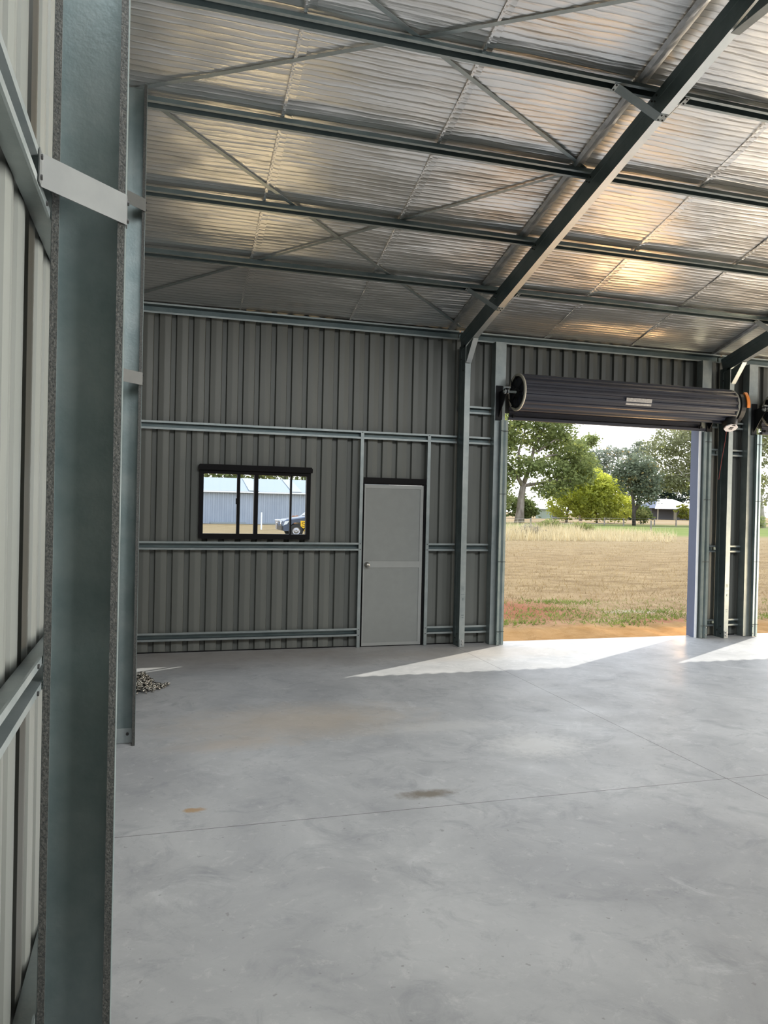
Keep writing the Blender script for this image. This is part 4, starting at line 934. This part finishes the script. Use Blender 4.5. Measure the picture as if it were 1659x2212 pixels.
    mb = MB(); mb.prism([(1.03, .90), (1.33, .90), (1.345, .62), (1.19, .50), (1.04, .62)], (X0 - .10, Y0 - .004, GZ), (1, 0, 0), (0, 0, 1), (0, -.004, 0)); sh_ = mb.build('shield_badge', 'yellow', root)
    mb = MB(); pts = [(.085, .20), (.05, .245), (-.03, .25), (-.075, .21), (-.07, .17), (-.02, .15), (.04, .135), (.08, .10), (.075, .05), (.02, .02), (-.05, .03), (-.085, .07)]
    mb.tube([(X0 + 1.09 + a_, Y0 - .012, GZ + .585 + z) for a_, z in pts], .017, 6); mb.build('letter', 'decaldark', sh_)
    mb = MB(); mb.prism([(1.06, .42), (3.3, .42), (3.3, .30), (1.10, .30)], (X0 + .06, Y0 - .004, GZ + .03), (1, 0, 0), (0, 0, 1), (0, -.004, 0)); mb.build('yellow_stripe', 'yellow', root)
    return root
car(6.47, 40.0)
# heap, trough and post near the shed
mb = MB(); rr = random.Random(8)
for i in range(70):
    x, y = 9.35 + rr.gauss(0, .42), 52 + rr.gauss(0, .3); z = max(0, .95 - abs(x - 9.35) * .9) * rr.random()
    sx, sz = rr.uniform(.06, .2), rr.uniform(.05, .14); an = rr.uniform(-.6, .6)
    u_ = (math.cos(an), 0, math.sin(an)); v_ = (-math.sin(an), 0, math.cos(an))
    mb.prism([(-sx, -sz), (sx * .8, -sz * .9), (sx, sz * .6), (0, sz), (-sx * .9, sz * .5)], (x, y, GZ + z + .06), u_, v_, (0, rr.uniform(.1, .25), 0))
tag(mb.build('rubble_heap', 'rubble', origin=(9.35, 52, GZ)), 'heap of reddish brick rubble behind the car bonnet', 'heap', None, 'thing')
t = thing('water_trough', (8.17, 52, GZ), 'small pale grey trough standing before the neighbouring shed', 'trough')
mb = MB(); mb.prism([(7.98, .05), (8.36, .05), (8.42, .68), (7.92, .68)], (0, 51.8, GZ), (1, 0, 0), (0, 0, 1), (0, .5, 0)); mb.build('tub', 'tub', t)
mb = MB(); mb.box(7.90, 8.44, 51.77, 52.33, GZ + .64, GZ + .70); mb.build('rim', 'gutter', t)
mb = MB(); mb.tube([(6.96, 52, GZ), (6.96, 52, 1.1)], [.05, .045], 8)
tag(mb.build('marker_post', 'gutter', origin=(6.96, 52, GZ)), 'single pale post standing in the dry grass before the neighbouring shed', 'post', None, 'thing')

# ------------------------------------------------------------------ light
W = bpy.data.worlds.new('World'); bpy.context.scene.world = W; W.use_nodes = True
nt = W.node_tree; bg = nt.nodes['Background']
tc = node(nt, 'ShaderNodeTexCoord'); sp = node(nt, 'ShaderNodeSeparateXYZ'); link(nt, tc, 'Generated', sp, 'Vector')
rm = ramp(nt, [(0, (1.0, .99, .97)), (.25, (.93, .96, 1.0)), (1, (.62, .76, 1.0))]); link(nt, sp, 'Z', rm, 'Fac'); link(nt, rm, 'Color', bg, 'Color')
bg.inputs['Strength'].default_value = 2.5
sd = Vector((2.70, 1.58, 2.898)).normalized()
L = bpy.data.lights.new('sun', 'SUN'); L.energy = 4.5; L.angle = math.radians(.6); L.color = (1, .95, .86)
o = bpy.data.objects.new('sun', L); C.objects.link(o); o.rotation_euler = sd.to_track_quat('Z', 'Y').to_euler(); o.location = (30, 20, 30)
def area(name, loc, d, sx, sy, e, col):
    L = bpy.data.lights.new(name, 'AREA'); L.shape = 'RECTANGLE'; L.size, L.size_y = sx, sy; L.energy = e; L.color = col
    o = bpy.data.objects.new(name, L); C.objects.link(o); o.location = loc; o.rotation_euler = Vector(d).to_track_quat('-Z', 'Y').to_euler(); return o
area('end_fill', (15.0, 6.9, 2.1), (-1, -.2, -.05), 3.0, 3.8, 430, (1, .985, .96))  # added fill lamp at the unseen end opening, lights the shed from the right
q = area('front_fill', (4.6, -.85, 1.75), (-1, .42, .2), 3.4, 2.8, 430, (1, .985, .95)); q.data.spread = math.radians(85)  # added fill lamp for the gable wall; the front wall has no doorway
q = area('roof_light', (5.2, 2.6, 4.6), (-.05, .75, -1), 11.5, 1.6, 205, (.97, .985, 1)); q.data.spread = math.radians(104)  # added lamp under the ridge to brighten the floor; no skylight there
area('ground_bounce_fill', (8.5, 10.1, .45), (-.62, -.72, .62), .9, .8, 100, (1, .60, .27))  # added warm lamp hidden behind the pier, puts a glow on the foil
q = area('foil_bounce_fill', (11.6, 6.0, .25), (-.62, -.05, 1), 4.0, 3.0, 640, (1, .78, .50))  # added warm uplight out of view, brightens the foil lining
area('window_bounce_fill', (1.1, 10.2, .5), (0, -.78, .62), 2.4, .9, 55, (1, .74, .42))  # added warm lamp hidden below the sill outside, tints the foil

# ------------------------------------------------------------------ camera
yaw, pitch, roll, fpx = .290573, -.008422, .022227, 1664.0
cy_, sy_, cp, sp_ = math.cos(yaw), math.sin(yaw), math.cos(pitch), math.sin(pitch)
fwd = Vector((sy_ * cp, cy_ * cp, sp_)); right = Vector((cy_, -sy_, 0)); up = right.cross(fwd)
r2 = right * math.cos(roll) + up * math.sin(roll); u2 = -right * math.sin(roll) + up * math.cos(roll)
cam = bpy.data.cameras.new('camera'); co = bpy.data.objects.new('camera', cam); C.objects.link(co)
mw = Matrix((r2, u2, -fwd)).transposed().to_4x4(); mw.translation = Vector((0, 0, 1.744)); co.matrix_world = mw
cam.sensor_fit = 'VERTICAL'; cam.sensor_height = 24; cam.lens = fpx / 2212 * 24; cam.clip_start = .05; cam.clip_end = 1000
sc = bpy.context.scene; sc.camera = co
sc.view_settings.view_transform = 'Standard'; sc.view_settings.look = 'None'; sc.view_settings.exposure = 0
sc.cycles.use_denoising = True
sc.cycles.max_bounces = 10; sc.cycles.diffuse_bounces = 6; sc.cycles.glossy_bounces = 6; sc.cycles.transparent_max_bounces = 12
sc.cycles.sample_clamp_indirect = 6; sc.cycles.caustics_reflective = False; sc.cycles.caustics_refractive = False
